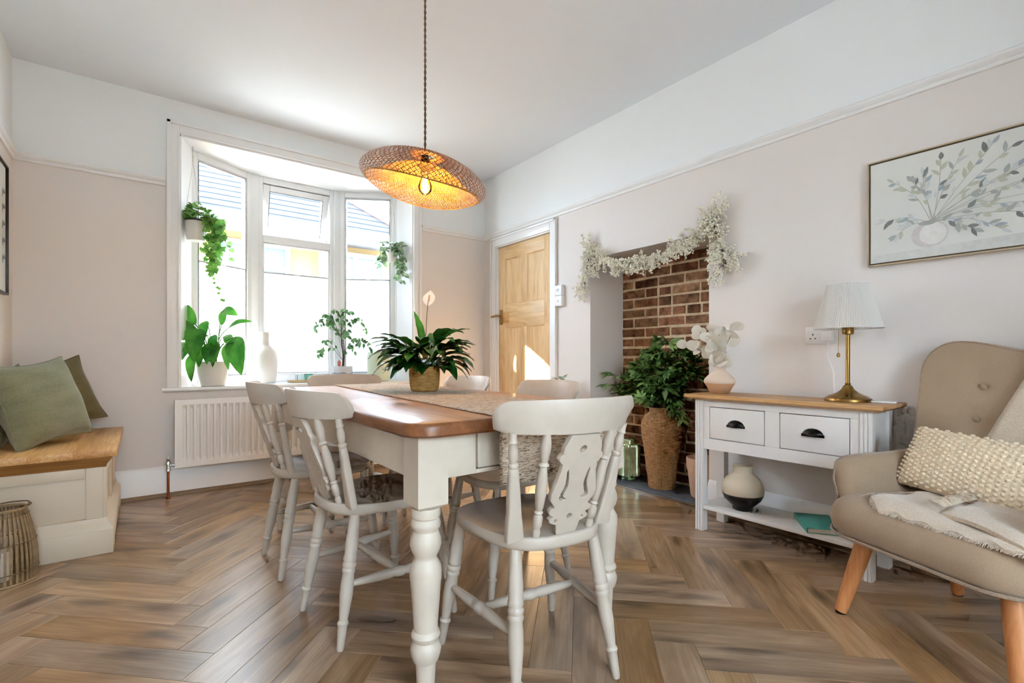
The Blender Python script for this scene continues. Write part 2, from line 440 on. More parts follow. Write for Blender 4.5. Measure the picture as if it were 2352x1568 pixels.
# outside
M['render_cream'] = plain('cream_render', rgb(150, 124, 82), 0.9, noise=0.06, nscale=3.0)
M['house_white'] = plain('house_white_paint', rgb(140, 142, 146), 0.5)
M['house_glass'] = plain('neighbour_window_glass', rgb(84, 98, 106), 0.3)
M['curtain'] = plain('net_curtain', rgb(214, 220, 214), 0.9)
M['roof_slate'] = plain('roof_slate', rgb(48, 51, 57), 0.8, spec=0.1, noise=0.14, nscale=6.0, bmp=0.2)
M['ridge_red'] = plain('red_ridge_tile', rgb(196, 112, 92), 0.8)
M['tarmac'] = plain('pale_paving', rgb(160, 157, 150), 0.9, noise=0.1, nscale=3.0)
M['hedge_screen'] = plain('light_screen_hedge', rgb(98, 92, 78), 0.9)  # dull tone of the added hedge, set to cut light from behind
M['patio'] = plain('bounce_patio', rgb(218, 216, 212), 0.9)  # kept pale to bounce light up through the added door
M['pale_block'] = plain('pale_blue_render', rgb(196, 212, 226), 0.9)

# ------------------------------------------------------------------ mesh helpers
class MB:
    def __init__(s): s.v = []; s.f = []; s.mi = []; s.cur = 0
    def add(s, vs, fs, X=None):
        o = len(s.v)
        s.v += [tuple(X @ Vector(p)) if X is not None else tuple(p) for p in vs]
        for f in fs:
            s.f.append(tuple(i + o for i in f)); s.mi.append(s.cur)
        return s
    def box(s, x0, x1, y0, y1, z0, z1, X=None):
        vs = [(x0, y0, z0), (x1, y0, z0), (x1, y1, z0), (x0, y1, z0), (x0, y0, z1), (x1, y0, z1), (x1, y1, z1), (x0, y1, z1)]
        return s.add(vs, [(0, 3, 2, 1), (4, 5, 6, 7), (0, 1, 5, 4), (1, 2, 6, 5), (2, 3, 7, 6), (3, 0, 4, 7)], X)
    def loops(s, secs, X=None, cap0=True, cap1=True, closed=False):
        n = len(secs[0]); vs = [p for q in secs for p in q]; fs = []
        m = len(secs)
        for i in range(m if closed else m - 1):
            a = i * n; b = ((i + 1) % m) * n
            for j in range(n):
                k = (j + 1) % n
                fs.append((a + j, a + k, b + k, b + j))
        if not closed:
            if cap0: fs.append(tuple(range(n - 1, -1, -1)))
            if cap1: fs.append(tuple((m - 1) * n + j for j in range(n)))
        return s.add(vs, fs, X)
    def lathe(s, prof, n=24, X=None, cap0=True, cap1=True):
        secs = [[(r * cos(2 * pi * j / n), r * sin(2 * pi * j / n), z) for j in range(n)] for r, z in prof]
        return s.loops(secs, X, cap0, cap1)
    def tube(s, pts, r, n=8, caps=True, X=None):
        pts = [Vector(p) for p in pts]
        rr = r if isinstance(r, (list, tuple)) else [r] * len(pts)
        secs = []; up = None
        for i, p in enumerate(pts):
            t = (pts[min(i + 1, len(pts) - 1)] - pts[max(i - 1, 0)])
            t = t.normalized() if t.length > 1e-9 else Vector((0, 0, 1))
            if up is None:
                a = Vector((0, 0, 1)) if abs(t.z) < 0.9 else Vector((1, 0, 0))
                up = (a - t * a.dot(t)).normalized()
            else:
                up = up - t * up.dot(t)
                up = up.normalized() if up.length > 1e-6 else Vector((1, 0, 0))
            sd = t.cross(up)
            secs.append([p + (up * cos(2 * pi * j / n) + sd * sin(2 * pi * j / n)) * rr[i] for j in range(n)])
        return s.loops(secs, X, caps, caps)
    def turned(s, a, b, prof, n=14):
        """turned rod from a to b; prof = [(t, radius)]"""
        a = Vector(a); b = Vector(b); d = b - a
        q = d.to_track_quat('Z', 'Y').to_matrix().to_4x4()
        X = Matrix.Translation(a) @ q
        return s.lathe([(r, t * d.length) for t, r in prof], n, X)
    def prism(s, poly, z0, z1, X=None):
        n = len(poly)
        return s.loops([[(x, y, z0) for x, y in poly], [(x, y, z1) for x, y in poly]], X)
    def grid(s, P, X=None, wrap=False):
        """P[i][j] grid of points"""
        r = len(P); c = len(P[0]); vs = [p for row in P for p in row]; fs = []
        for i in range(r - 1):
            for j in range(c if wrap else c - 1):
                k = (j + 1) % c
                fs.append((i * c + j, i * c + k, (i + 1) * c + k, (i + 1) * c + j))
        return s.add(vs, fs, X)
    def mesh(s, name, mats, smooth=True, bevel=0.0, seg=2, angle=38):
        me = bpy.data.meshes.new(name)
        me.from_pydata(s.v, [], s.f)
        mats = mats if isinstance(mats, (list, tuple)) else [mats]
        for m in mats: me.materials.append(m)
        if len(mats) > 1: me.polygons.foreach_set('material_index', s.mi)
        bm = bmesh.new(); bm.from_mesh(me)
        bmesh.ops.recalc_face_normals(bm, faces=bm.faces)
        if bevel:
            es = [e for e in bm.edges if len(e.link_faces) == 2 and e.calc_face_angle(0) > radians(30)]
            bmesh.ops.bevel(bm, geom=es, offset=bevel, segments=seg, profile=0.5, affect='EDGES', clamp_overlap=True)
        if smooth:
            for f in bm.faces: f.smooth = True
            for e in bm.edges:
                if len(e.link_faces) == 2 and e.calc_face_angle(0) > radians(angle): e.smooth = False
        bm.to_mesh(me); bm.free()
        return me
    def build(s, name, mats, parent=None, loc=None, rot=None, **kw):
        return link(name, s.mesh(name, mats, **kw), parent, loc, rot)

def link(name, me, parent=None, loc=None, rot=None):
    o = bpy.data.objects.new(name, me); COL.objects.link(o)
    if parent: o.parent = parent
    if loc is not None: o.location = loc
    if rot is not None: o.rotation_euler = rot
    return o

def tag(o, label=None, cat=None, group=None, kind=None):
    if label: o['label'] = label
    if cat: o['category'] = cat
    if group: o['group'] = group
    if kind: o['kind'] = kind
    return o

def thing(name, label, cat, loc=(0, 0, 0), rz=0.0, group=None):
    o = bpy.data.objects.new(name, None); COL.objects.link(o)
    o.empty_display_size = 0.1
    o.location = loc; o.rotation_euler = (0, 0, rz)
    return tag(o, label, cat, group)

def struct(o): o['kind'] = 'structure'; return o

def copy_tree(o, parent=None):
    c = o.copy(); COL.objects.link(c); c.parent = parent
    for ch in list(o.children): copy_tree(ch, c)
    return c

def frame_mat(p, xdir, ydir, zdir):
    x, y, z = Vector(xdir), Vector(ydir), Vector(zdir)
    return Matrix(((x.x, y.x, z.x, p[0]), (x.y, y.y, z.y, p[1]), (x.z, y.z, z.z, p[2]), (0, 0, 0, 1)))

def catmull(pts, n=6):
    pts = [Vector(p) for p in pts]; out = []
    for i in range(len(pts) - 1):
        p0 = pts[max(i - 1, 0)]; p1 = pts[i]; p2 = pts[i + 1]; p3 = pts[min(i + 2, len(pts) - 1)]
        for k in range(n):
            t = k / n
            out.append(0.5 * ((2 * p1) + (p2 - p0) * t + (2 * p0 - 5 * p1 + 4 * p2 - p3) * t * t + (3 * p1 - p0 - 3 * p2 + p3) * t ** 3))
    out.append(pts[-1])
    return out

def lerp_prof(prof, t):
    for (a, b), (c, d) in zip(prof, prof[1:]):
        if a <= t <= c: return b + (d - b) * (t - a) / max(1e-9, c - a)
    return prof[-1][1]

def leaf_strip(path, widths, fold=0.25, up=Vector((0, 0, 1)), twist=0.0):
    """returns verts/faces of a folded blade along a path"""
    vs = []; fs = []
    n = len(path)
    for i, p in enumerate(path):
        t = (path[min(i + 1, n - 1)] - path[max(i - 1, 0)])
        t = t.normalized() if t.length > 1e-9 else Vector((0, 1, 0))
        sd = t.cross(up)
        if sd.length < 1e-3: sd = t.cross(Vector((0.3, 0.9, 0.1)))
        sd.normalize(); nn = sd.cross(t).normalized()
        if twist:
            R = Matrix.Rotation(twist, 3, t); sd = R @ sd; nn = R @ nn
        w = widths[i]
        vs += [p + sd * w + nn * (w * fold), p, p - sd * w + nn * (w * fold)]
    for i in range(n - 1):
        a = i * 3; b = a + 3
        fs += [(a, a + 1, b + 1, b), (a + 1, a + 2, b + 2, b + 1)]
    return vs, fs

LEAFW = [(0, 0.06), (0.12, 0.55), (0.3, 0.95), (0.45, 1.0), (0.65, 0.82), (0.82, 0.45), (0.93, 0.17), (1.0, 0.01)]

def arch_leaf(base, az, stem, elev, blade, width, curl, up_end=0.0, n_blade=11, fold=0.3, stem_r=0.003):
    """petiole + blade, arching from base; elev in radians, curl = total bend in radians"""
    p = Vector(base); e = elev; pts = []
    ns = 6
    tot = stem + blade
    h = Vector((cos(az), sin(az), 0))
    path = [p.copy()]
    for k in range(ns):
        ds = stem / ns
        e -= curl * 0.35 * ds / max(stem, 1e-6)
        p = p + (h * cos(e) + Vector((0, 0, 1)) * sin(e)) * ds
        path.append(p.copy())
    bpath = [p.copy()]
    for k in range(n_blade):
        ds = blade / n_blade
        e -= curl * 0.65 / n_blade
        p = p + (h * cos(e) + Vector((0, 0, 1)) * sin(e)) * ds
        bpath.append(p.copy())
    mb = MB()
    mb.tube(path, [stem_r] * len(path), 5)
    upv = Vector((0, 0, 1)) if abs(elev) < 1.3 else -h
    ws = [lerp_prof(LEAFW, i / n_blade) * width for i in range(n_blade + 1)]
    side = h.cross(Vector((0, 0, 1))).normalized()
    # constant side vector keeps steep leaves from flipping
    vs_ = []; fs_ = []
    for i, q in enumerate(bpath):
        t = (bpath[min(i + 1, n_blade)] - bpath[max(i - 1, 0)]).normalized()
        nn = side.cross(t).normalized()
        w = ws[i]
        rip = 0.06 * width * sin(i * 2.1 + az * 7)
        vs_ += [q + side * w + nn * (w * fold + rip), q, q - side * w + nn * (w * fold - rip)]
    for i in range(n_blade):
        a = i * 3; b = a + 3
        fs_ += [(a, a + 1, b + 1, b), (a + 1, a + 2, b + 2, b + 1)]
    mb.add(vs_, fs_)
    return mb

# ================================================================== SETTING
XL, XR, YB, YF, ZC = -0.60, 2.69, 4.00, -1.75, 2.66
# ---- floor with herringbone planks
fl = MB().box(XL - 0.12, XR + 0.5, YF - 0.12, YB + 0.12, -0.15, -0.009).build('floor', M['subfloor'], smooth=False)
struct(fl)
PLL, PLW = 0.5834, 0.13

def clip_rect(poly, x0, x1, y0, y1):
    def cl(ps, ax, val, keep_less):
        out = []
        for i, p in enumerate(ps):
            q = ps[(i + 1) % len(ps)]
            pin = (p[ax] <= val) if keep_less else (p[ax] >= val)
            qin = (q[ax] <= val) if keep_less else (q[ax] >= val)
            if pin: out.append(p)
            if pin != qin:
                t = (val - p[ax]) / (q[ax] - p[ax])
                out.append((p[0] + (q[0] - p[0]) * t, p[1] + (q[1] - p[1]) * t))
        return out
    for ax, v, less in ((0, x0, False), (0, x1, True), (1, y0, False), (1, y1, True)):
        poly = cl(poly, ax, v, less)
        if len(poly) < 3: return []
    return poly
def area(p): return abs(sum(p[i][0] * p[(i + 1) % len(p)][1] - p[(i + 1) % len(p)][0] * p[i][1] for i in range(len(p)))) / 2

def plank(rect, ang):
    r2 = sqrt(0.5)
    w = [(0.18 + (a - b) * r2, 1.77 + (a + b) * r2) for a, b in rect]
    c = clip_rect(w, XL, XR + 0.03, YF, YB)
    if not c or area(c) < 0.0008: return
    cx = sum(p[0] for p in w) / 4; cy = sum(p[1] for p in w) / 4
    ca, sa = cos(-ang), sin(-ang)
    loc = [((x - cx) * ca - (y - cy) * sa, (x - cx) * sa + (y - cy) * ca) for x, y in c]
    gx = sum(p[0] for p in loc) / len(loc); gy = sum(p[1] for p in loc) / len(loc)
    def inset(d):
        o = []
        for x, y in loc:
            dx, dy = gx - x, gy - y; q = max(1e-6, sqrt(dx * dx + dy * dy))
            # inset mostly across and along by the same distance
            o.append((x + math.copysign(min(d, abs(dx)), dx), y + math.copysign(min(d, abs(dy)), dy)))
        return o
    A = [(x, y, -0.009) for x, y in inset(0.0002)]; B = [(x, y, -0.0007) for x, y in inset(0.0003)]; C = [(x, y, 0.0) for x, y in inset(0.0012)]
    m = MB().loops([A, B, C], None, False, True)
    m.build('plank', M['floor'], fl, loc=(cx, cy, 0), rot=(0, 0, ang), smooth=False)
for i in range(-4, 6):
    for j in range(-26, 22):
        a0 = i * PLL + j * PLW; b0 = -i * PLL + j * PLW
        plank([(a0, b0), (a0 + PLL, b0), (a0 + PLL, b0 + PLW), (a0, b0 + PLW)], radians(45))
        plank([(a0 + PLL, b0 + PLW - PLL), (a0 + PLL + PLW, b0 + PLW - PLL), (a0 + PLL + PLW, b0 + PLW), (a0 + PLL, b0 + PLW)], radians(135))

# ---- ceiling
struct(MB().box(XL - 0.12, XR + 0.12, YF - 0.12, YB + 0.12, ZC, ZC + 0.14).build('ceiling', M['ceiling'], smooth=False))

# ---- back wall with the bay
ZS, ZT = 0.70, 2.44          # sill and bay soffit
BA, BB, BC_, BD = (0.27, 4.20), (0.735, 4.47), (1.405, 4.47), (1.87, 4.20)
wb = MB()
wb.box(XL - 0.12, 0.20, YB, YB + 0.14, -0.15, ZC)
wb.box(1.93, XR + 0.12, YB, YB + 0.14, -0.15, ZC)
wb.box(0.20, 1.93, YB, YB + 0.14, -0.15, ZS)
wb.box(0.20, 1.93, YB, YB + 0.14, ZT, ZC)
bayp = [(0.08, 4.14), (2.05, 4.14), (1.97, 4.28), (1.44, 4.58), (0.70, 4.58), (0.16, 4.28)]
wb.prism(bayp, -0.3, ZS - 0.002); wb.prism(bayp, ZT, ZC + 0.2)
wb.prism([(0.20, 4.14), (0.25, 4.20), (0.16, 4.30), (0.05, 4.30), (0.05, 4.14)], ZS - 0.002, ZT)
wb.prism([(1.93, 4.14), (2.08, 4.14), (2.08, 4.30), (1.97, 4.30), (1.89, 4.20)], ZS - 0.002, ZT)
struct(wb.build('wall_back', M['wall'], smooth=False))

# ---- left wall
struct(MB().box(XL - 0.12, XL, YF - 0.12, YB, -0.15, ZC).build('wall_left', M['wall'], smooth=False))

# ---- front wall behind the camera, with an unseen door opening added for fill light
GX0, GX1, GZ = -0.45, 0.88, 2.10
wf = MB()
wf.box(XL, GX0, YF - 0.12, YF, -0.15, ZC); wf.box(GX1, XR, YF - 0.12, YF, -0.15, ZC); wf.box(GX0, GX1, YF - 0.12, YF, GZ, ZC)
struct(wf.build('wall_front', M['wall'], smooth=False))
d2 = thing('door_2_added', None, None); struct(d2)
for k in range(2):
    x0 = GX0 + k * (GX1 - GX0) / 2; x1 = GX0 + (k + 1) * (GX1 - GX0) / 2
    fm = MB()
    fm.box(x0, x0 + 0.06, YF - 0.09, YF - 0.03, 0, GZ); fm.box(x1 - 0.06, x1, YF - 0.09, YF - 0.03, 0, GZ)
    fm.box(x0 + 0.06, x1 - 0.06, YF - 0.09, YF - 0.03, 0, 0.09); fm.box(x0 + 0.06, x1 - 0.06, YF - 0.09, YF - 0.03, GZ - 0.07, GZ)
    f = fm.build('door_frame', M['upvc'], d2, bevel=0.004)
    MB().box(x0 + 0.06, x1 - 0.06, YF - 0.064, YF - 0.056, 0.09, GZ - 0.07).build('pane', M['glass'], f, smooth=False)

# ---- right wall with the door opening and the fireplace recess
FY0, FY1, FZ, FX = 1.605, 2.57, 1.668, 3.065
DY0, DY1, DZ = 3.005, 3.80, 1.985
wr = MB()
XO = XR + 0.12
wr.box(XR, XO, YF - 0.12, FY0, -0.15, ZC)
wr.box(XR, XO, FY1, DY0, -0.15, ZC)
wr.box(XR, XO, DY1, YB + 0.14, -0.15, ZC)
wr.box(XR, XO, FY0, FY1, FZ, ZC)
wr.box(XR, XO, DY0, DY1, DZ, ZC)
wr.box(XO, FX + 0.12, FY1, FY1 + 0.12, -0.15, FZ + 0.12)
wr.box(XO, FX + 0.12, FY0 - 0.12, FY0, -0.15, FZ + 0.12)
wr.box(XO, FX + 0.12, FY0, FY1, FZ, FZ + 0.12)
struct(wr.build('wall_right', M['wall'], smooth=False))
# brick back of the recess
wh = struct(MB().box(FX, FX + 0.12, FY0, FY1, -0.15, FZ).build('wall_recess', M['mortar'], smooth=False))
bl, bh, jt = 0.208, 0.059, 0.016
brick_meshes = {}
def brick_mesh(ln, var):
    key = (round(ln, 3), var)
    if key not in brick_meshes:
        rr = random.Random(hash(key) & 0xffff)
        h2, l2 = bh / 2, ln / 2
        def jit(d): return rr.uniform(-d, d)
        front = [(-0.0065 + jit(0.002), -l2 + 0.005 + jit(0.005), -h2 + 0.004 + jit(0.005)), (-0.0065 + jit(0.002), l2 - 0.005 + jit(0.005), -h2 + 0.004 + jit(0.005)),
                 (-0.0065 + jit(0.002), l2 - 0.005 + jit(0.005), h2 - 0.004 + jit(0.005)), (-0.0065 + jit(0.002), -l2 + 0.005 + jit(0.005), h2 - 0.004 + jit(0.005))]
        mid = [(-0.002, -l2, -h2), (-0.002, l2, -h2), (-0.002, l2, h2), (-0.002, -l2, h2)]
        back = [(0.01, y, z) for _, y, z in mid]
        brick_meshes[key] = MB().loops([back, mid, front]).mesh('brick', M['brick'], smooth=False)
    return brick_meshes[key]
z = 0.035; row = 0
rb = random.Random(3)
while z < FZ - 0.02:
    y = FY1 - 0.002 - (0.0 if row % 2 == 0 else 0.113) + (-0.0)
    yy = FY1
    first = True
    while yy > FY0 + 0.03:
        if first: ln = bl if row % 2 == 0 else 0.102; first = False
        else: ln = 0.102 if rb.random() < 0.22 else bl
        ln = min(ln, yy - FY0)
        if ln < 0.04: break
        o = link('brick', brick_mesh(round(ln, 2), rb.randrange(4)), wh, loc=(FX + rb.uniform(-0.003, 0.003), yy - ln / 2, z + bh / 2), rot=(rb.uniform(-.014, .014), 0, rb.uniform(-.014, .014))); o.scale = (1, rb.uniform(0.97, 1.02), rb.uniform(0.9, 1.08))
        yy -= ln + jt
    z += bh + jt; row += 1

# hearth slab
he = thing('hearth', 'dark slate hearth slab at the foot of the brick recess', 'hearth', (2.9, 2.09, 0))
MB().box(-0.165, 0.163, FY0 - 2.09 + 0.002, FY1 - 2.09 - 0.002, 0.0005, 0.02).build('slab', M['slate'], he, bevel=0.003)
MB().box(-0.183, -0.165, FY0 - 2.09 + 0.002, FY1 - 2.09 - 0.002, 0.0005, 0.012).build('edge_trim', M['chrome'], he, bevel=0.002)

# ---- mouldings
def extrude(name, p0, p1, nrm, prof, mat, parent=None):
    """profile (depth from wall, height) swept along p0-p1"""
    p0 = Vector((*p0, 0)); p1 = Vector((*p1, 0)); n = Vector((*nrm, 0))
    secs = [[p + n * d + Vector((0, 0, h)) for d, h in prof] for p in (p0, p1)]
    return MB().loops(secs).build(name, mat, parent, angle=50)
RAIL = [(0, 2.070), (0.011, 2.070), (0.016, 2.076), (0.016, 2.083), (0.010, 2.088), (0.019, 2.094), (0.027, 2.101), (0.030, 2.108), (0.027, 2.114), (0.013, 2.118), (0.012, 2.122), (0, 2.122)]
struct(extrude('trim_1', (XL, YB), (0.125, YB), (0, -1), RAIL, M['satin']))
struct(extrude('trim_2', (2.005, YB), (XR - 0.001, YB), (0, -1), RAIL, M['satin']))
struct(extrude('trim_3', (XR, YF), (XR, YB - 0.001), (-1, 0), RAIL, M['satin']))
struct(extrude('trim_4', (XL, YF), (XL, YB - 0.001), (1, 0), RAIL, M['satin']))
SKIRT = [(0, 0.001), (0.019, 0.001), (0.019, 0.160), (0.015, 0.168), (0.016, 0.176), (0.010, 0.186), (0.006, 0.196), (0, 0.198)]
BEAD = [(0.0195, 0.001), (0.040, 0.001), (0.040, 0.008), (0.034, 0.017), (0.025, 0.022), (0.0195, 0.023)]
def skirt(name, p0, p1, n, axis_x):
    s = struct(extrude(name, p0, p1, n, SKIRT, M['satin']))
    extrude('beading', p0, p1, n, BEAD, M['bead_x'] if axis_x else M['bead'], s)
skirt('baseboard_back', (XL + 0.02, YB), (XR - 0.03, YB), (0, -1), True)
skirt('baseboard_right', (XR, YF + 0.05), (XR, FY0 - 0.002), (-1, 0), False)
skirt('baseboard_chimney', (XR, FY1 + 0.002), (XR, DY0 - 0.085), (-1, 0), False)
skirt('baseboard_left', (XL, YF + 0.05), (XL, YB - 0.045), (1, 0), False)

# ---- bay window
win = thing('window_1', None, None, (0, 0, 0)); struct(win)
sp = [(0.21, YB - 0.03), (1.92, YB - 0.03), (1.92, 4.14), (1.865, 4.215), (1.41, 4.49), (0.73, 4.49), (0.275, 4.215), (0.21, 4.14)]
sl = MB().prism(sp, ZS, ZS + 0.02).build('window_sill', M['gloss'], win, bevel=0.003)
nose = [(0, ZS - 0.006), (0.024, ZS - 0.006), (0.034, ZS), (0.036, ZS + 0.007), (0.034, ZS + 0.014), (0.024, ZS + 0.02), (0, ZS + 0.02)]
extrude('sill_nose', (0.105, YB), (2.03, YB), (0, -1), nose, M['gloss'], win)
MB().prism([(0.21, 4.0), (1.92, 4.0), (1.92, 4.14), (1.865, 4.215), (1.41, 4.49), (0.73, 4.49), (0.275, 4.215), (0.21, 4.14)], ZT - 0.014, ZT - 0.001).build('soffit', M['gloss'], win, smooth=False)
MB().prism([(0.201, 4.001), (0.212, 4.001), (0.285, 4.20), (0.272, 4.205), (0.201, 4.15)], ZS + 0.02, ZT - 0.014).build('reveal_board', M['gloss'], win, smooth=False)
MB().prism([(1.929, 4.001), (1.929, 4.15), (1.868, 4.205), (1.855, 4.20), (1.918, 4.001)], ZS + 0.02, ZT - 0.014).build('reveal_board', M['gloss'], win, smooth=False)
# architrave
def arch_v(x0, x1, inner_right):
    m = MB(); a, b = (x0, x1)
    m.box(a, b, YB - 0.016, YB - 0.0005, ZS + 0.021, 2.515)
    e0, e1 = ((a, a + 0.022) if inner_right else (b - 0.022, b))
    m.box(e0, e1, YB - 0.027, YB - 0.016, ZS + 0.021, 2.515)
    i0, i1 = ((b - 0.012, b) if inner_right else (a, a + 0.012))
    m.box(i0, i1, YB - 0.021, YB - 0.016, ZS + 0.021, 2.455)
    return m.build('architrave', M['satin'], win, bevel=0.003)
arch_v(0.13, 0.203, True); arch_v(1.927, 2.0, False)
m = MB(); m.box(0.203, 1.927, YB - 0.016, YB - 0.0005, 2.44, 2.515); m.box(0.13, 2.0, YB - 0.027, YB - 0.0162, 2.494, 2.515); m.box(0.203, 1.927, YB - 0.021, YB - 0.016, 2.44, 2.452)
m.build('architrave', M['satin'], win, bevel=0.003)

def panel(p0, p1):
    p0 = Vector((*p0, 0)); p1 = Vector((*p1, 0)); d = (p1 - p0); ln = d.length; d.normalize()
    nrm = Vector((-d.y, d.x, 0))     # outward (away from the room)
    return frame_mat(p0, d, nrm, (0, 0, 1)), ln
ZG0, ZG1 = ZS + 0.02, ZT - 0.014
def ring(m, x0, x1, z0, z1, w, y0, y1, X=None, wb=None, wt=None):
    wb = wb or w; wt = wt or w
    m.box(x0, x0 + w, y0, y1, z0, z1, X); m.box(x1 - w, x1, y0, y1, z0, z1, X)
    m.box(x0 + w, x1 - w, y0, y1, z0, z0 + wb, X); m.box(x0 + w, x1 - w, y0, y1, z1 - wt, z1, X)
blind_specs = []
for idx, (p0, p1) in enumerate(((BA, BB), (BB, BC_), (BC_, BD))):
    X, ln = panel(p0, p1)
    g = 0.018
    m = MB(); ring(m, g, ln - g, ZG0, ZG1, 0.046, 0.0, 0.07, X, 0.055, 0.05)
    if idx == 1: m.box(g + 0.046, ln - g - 0.046, 0.0, 0.07, 1.885, 1.945, X)
    fr = m.build('frame', M['upvc'], win, bevel=0.004)
    m = MB()
    if idx == 1:
        ring(m, g + 0.046, ln - g - 0.046, ZG0 + 0.055, 1.885, 0.012, 0.012, 0.055, X)
        m.build('glazing_bead', M['upvc'], fr, bevel=0.003)
        MB().box(g + 0.058, ln - g - 0.058, 0.03, 0.036, ZG0 + 0.067, 1.873, X).build('pane', M['glass'], fr, smooth=False)
        blind_specs.append((X, g + 0.06, ln - g - 0.06))
        # top-hung vent, swung outwards at the bottom
        x0, x1 = g + 0.05, ln - g - 0.05
        zt = ZG1 - 0.052; zb = 1.949
        T = X @ Matrix.Translation((0, 0.035, zt)) @ Matrix.Rotation(radians(17), 4, 'X')
        hgt = zt - zb
        m = MB(); ring(m, x0, x1, -hgt, 0, 0.052, -0.03, 0.035, T)
        vt = m.build('vent_sash', M['upvc'], win, bevel=0.004)
        MB().box(x0 + 0.052, x1 - 0.052, 0.0, 0.006, -hgt + 0.052, -0.052, T).build('pane', M['glass'], vt, smooth=False)
        m = MB(); ring(m, x0 + 0.050, x1 - 0.050, -hgt + 0.050, -0.050, 0.004, -0.031, -0.028, T); m.build('gasket', M['gasket'], vt, smooth=False)
        xm = (x0 + x1) / 2
        m = MB(); m.box(xm - 0.012, xm + 0.012, -0.045, -0.03, -hgt + 0.008, -hgt + 0.045, T); m.box(xm - 0.007, xm + 0.007, -0.06, -0.045, -hgt + 0.02, -hgt + 0.10, T)
        m.build('handle', M['white_plastic'], vt, bevel=0.003)
        m = MB(); m.box(xm - 0.03, xm + 0.03, -0.012, 0.0, ZG1 - 0.05, ZG1 - 0.036, X); m.build('trickle_vent', M['white_plastic'], fr, bevel=0.003)
    else:
        ring(m, g + 0.046, ln - g - 0.046, ZG0 + 0.055, ZG1 - 0.05, 0.012, 0.012, 0.055, X)
        m.build('glazing_bead', M['upvc'], fr, bevel=0.003)
        MB().box(g + 0.058, ln - g - 0.058, 0.03, 0.036, ZG0 + 0.067, ZG1 - 0.062, X).build('pane', M['glass'], fr, smooth=False)
        m = MB(); ring(m, g + 0.056, ln - g - 0.056, ZG0 + 0.065, ZG1 - 0.060, 0.003, 0.008, 0.012, X); m.build('gasket', M['gasket'], fr, smooth=False)
        blind_specs.append((X, g + 0.06, ln - g - 0.06))
for p in (BB, BC_):
    m = MB()
    m.prism([(p[0] - 0.030, p[1] - 0.016), (p[0] + 0.030, p[1] - 0.016), (p[0] + 0.034, p[1] + 0.08), (p[0] - 0.034, p[1] + 0.08)], ZG0, ZG1)
    m.build('mullion', M['upvc'], win, bevel=0.004)
for p, s in ((BA, 1), (BD, -1)):
    m = MB(); m.box(p[0] - 0.018, p[0] + 0.018, p[1] - 0.004, p[1] + 0.07, ZG0, ZG1); m.build('mullion', M['upvc'], win, bevel=0.004)

# pleated blinds, drawn up from the bottom of each pane
BL = ['white pleated blind on the left-hand pane of the bay, behind the big peace lily', 'white pleated blind on the middle pane of the bay, under the tilted vent', 'white pleated blind on the right-hand pane of the bay, behind the ficus']
for (X, x0, x1), lb in zip(blind_specs, BL):
    b = thing('pleated_blind', lb, 'blind', X @ Vector(((x0 + x1) / 2, 0.02, 0.80)), group='pleated blinds in the bay window')
    Xi = Matrix.Translation(b.location).inverted() @ X
    z0, z1 = 0.80, 1.628; npl = 42
    P = []
    for k in range(npl * 2 + 1):
        z_ = z0 + (z1 - z0) * k / (npl * 2); yo = 0.016 + (0.007 if k % 2 else 0.0)
        P.append([(x0, yo, z_), (x1, yo, z_)])
    MB().grid(P, Xi).build('pleats', M['blind'], b, smooth=False)
    MB().box(x0, x1, 0.012, 0.027, z1, z1 + 0.013, Xi).build('top_rail', M['grey_plastic'], b, bevel=0.002)
    MB().box(x0, x1, 0.012, 0.027, z0 - 0.012, z0, Xi).build('bottom_rail', M['grey_plastic'], b, bevel=0.002)
    MB().box((x0 + x1) / 2 - 0.02, (x0 + x1) / 2 + 0.02, 0.004, 0.012, z1 + 0.002, z1 + 0.01, Xi).build('pull_tab', M['white_plastic'], b, bevel=0.002)

# ---- pine door
dr = thing('door_1', None, None, (XR, DY0, 0)); struct(dr)
W_ = DY1 - DY0
m = MB()   # lining
m.box(0.0, 0.12, 0, 0.018, 0, DZ); m.box(0.0, 0.12, W_ - 0.018, W_, 0, DZ); m.box(0.0, 0.12, 0.018, W_ - 0.018, DZ - 0.018, DZ)
m.build('lining', M['gloss'], dr, bevel=0.002)
m = MB()
for y0, y1, e in ((-0.068, 0.008, 0), (W_ - 0.008, W_ + 0.068, 1)):
    m.box(-0.016, -0.0005, y0, y1, 0.0, DZ + 0.075)
    m.box(-0.026, -0.016, (y0 if e == 0 else y1 - 0.02), (y0 + 0.02 if e == 0 else y1), 0.0, DZ + 0.075)
m.box(-0.016, -0.0005, 0.008, W_ - 0.008, DZ - 0.01, DZ + 0.075); m.box(-0.026, -0.016, -0.068, W_ + 0.068, DZ + 0.055, DZ + 0.0752)
m.build('architrave', M['gloss'], dr, bevel=0.003)
dx0, dx1 = 0.022, 0.060
y0, y1 = 0.02, W_ - 0.02
st = 0.098
ZZ = [(0.005, 0.21), (1.205, 1.42), (1.845, DZ - 0.022)]
for a, b in ((y0, y0 + st), (y1 - st, y1)):
    MB().box(dx0, dx1, a, b, 0.005, DZ - 0.022).build('stile', M['pine'], dr, bevel=0.002)
for a, b in ZZ:
    MB().box(dx0, dx1, y0 + st, y1 - st, a, b).build('rail', M['pine_h'], dr, bevel=0.002)
ym = (y0 + y1) / 2
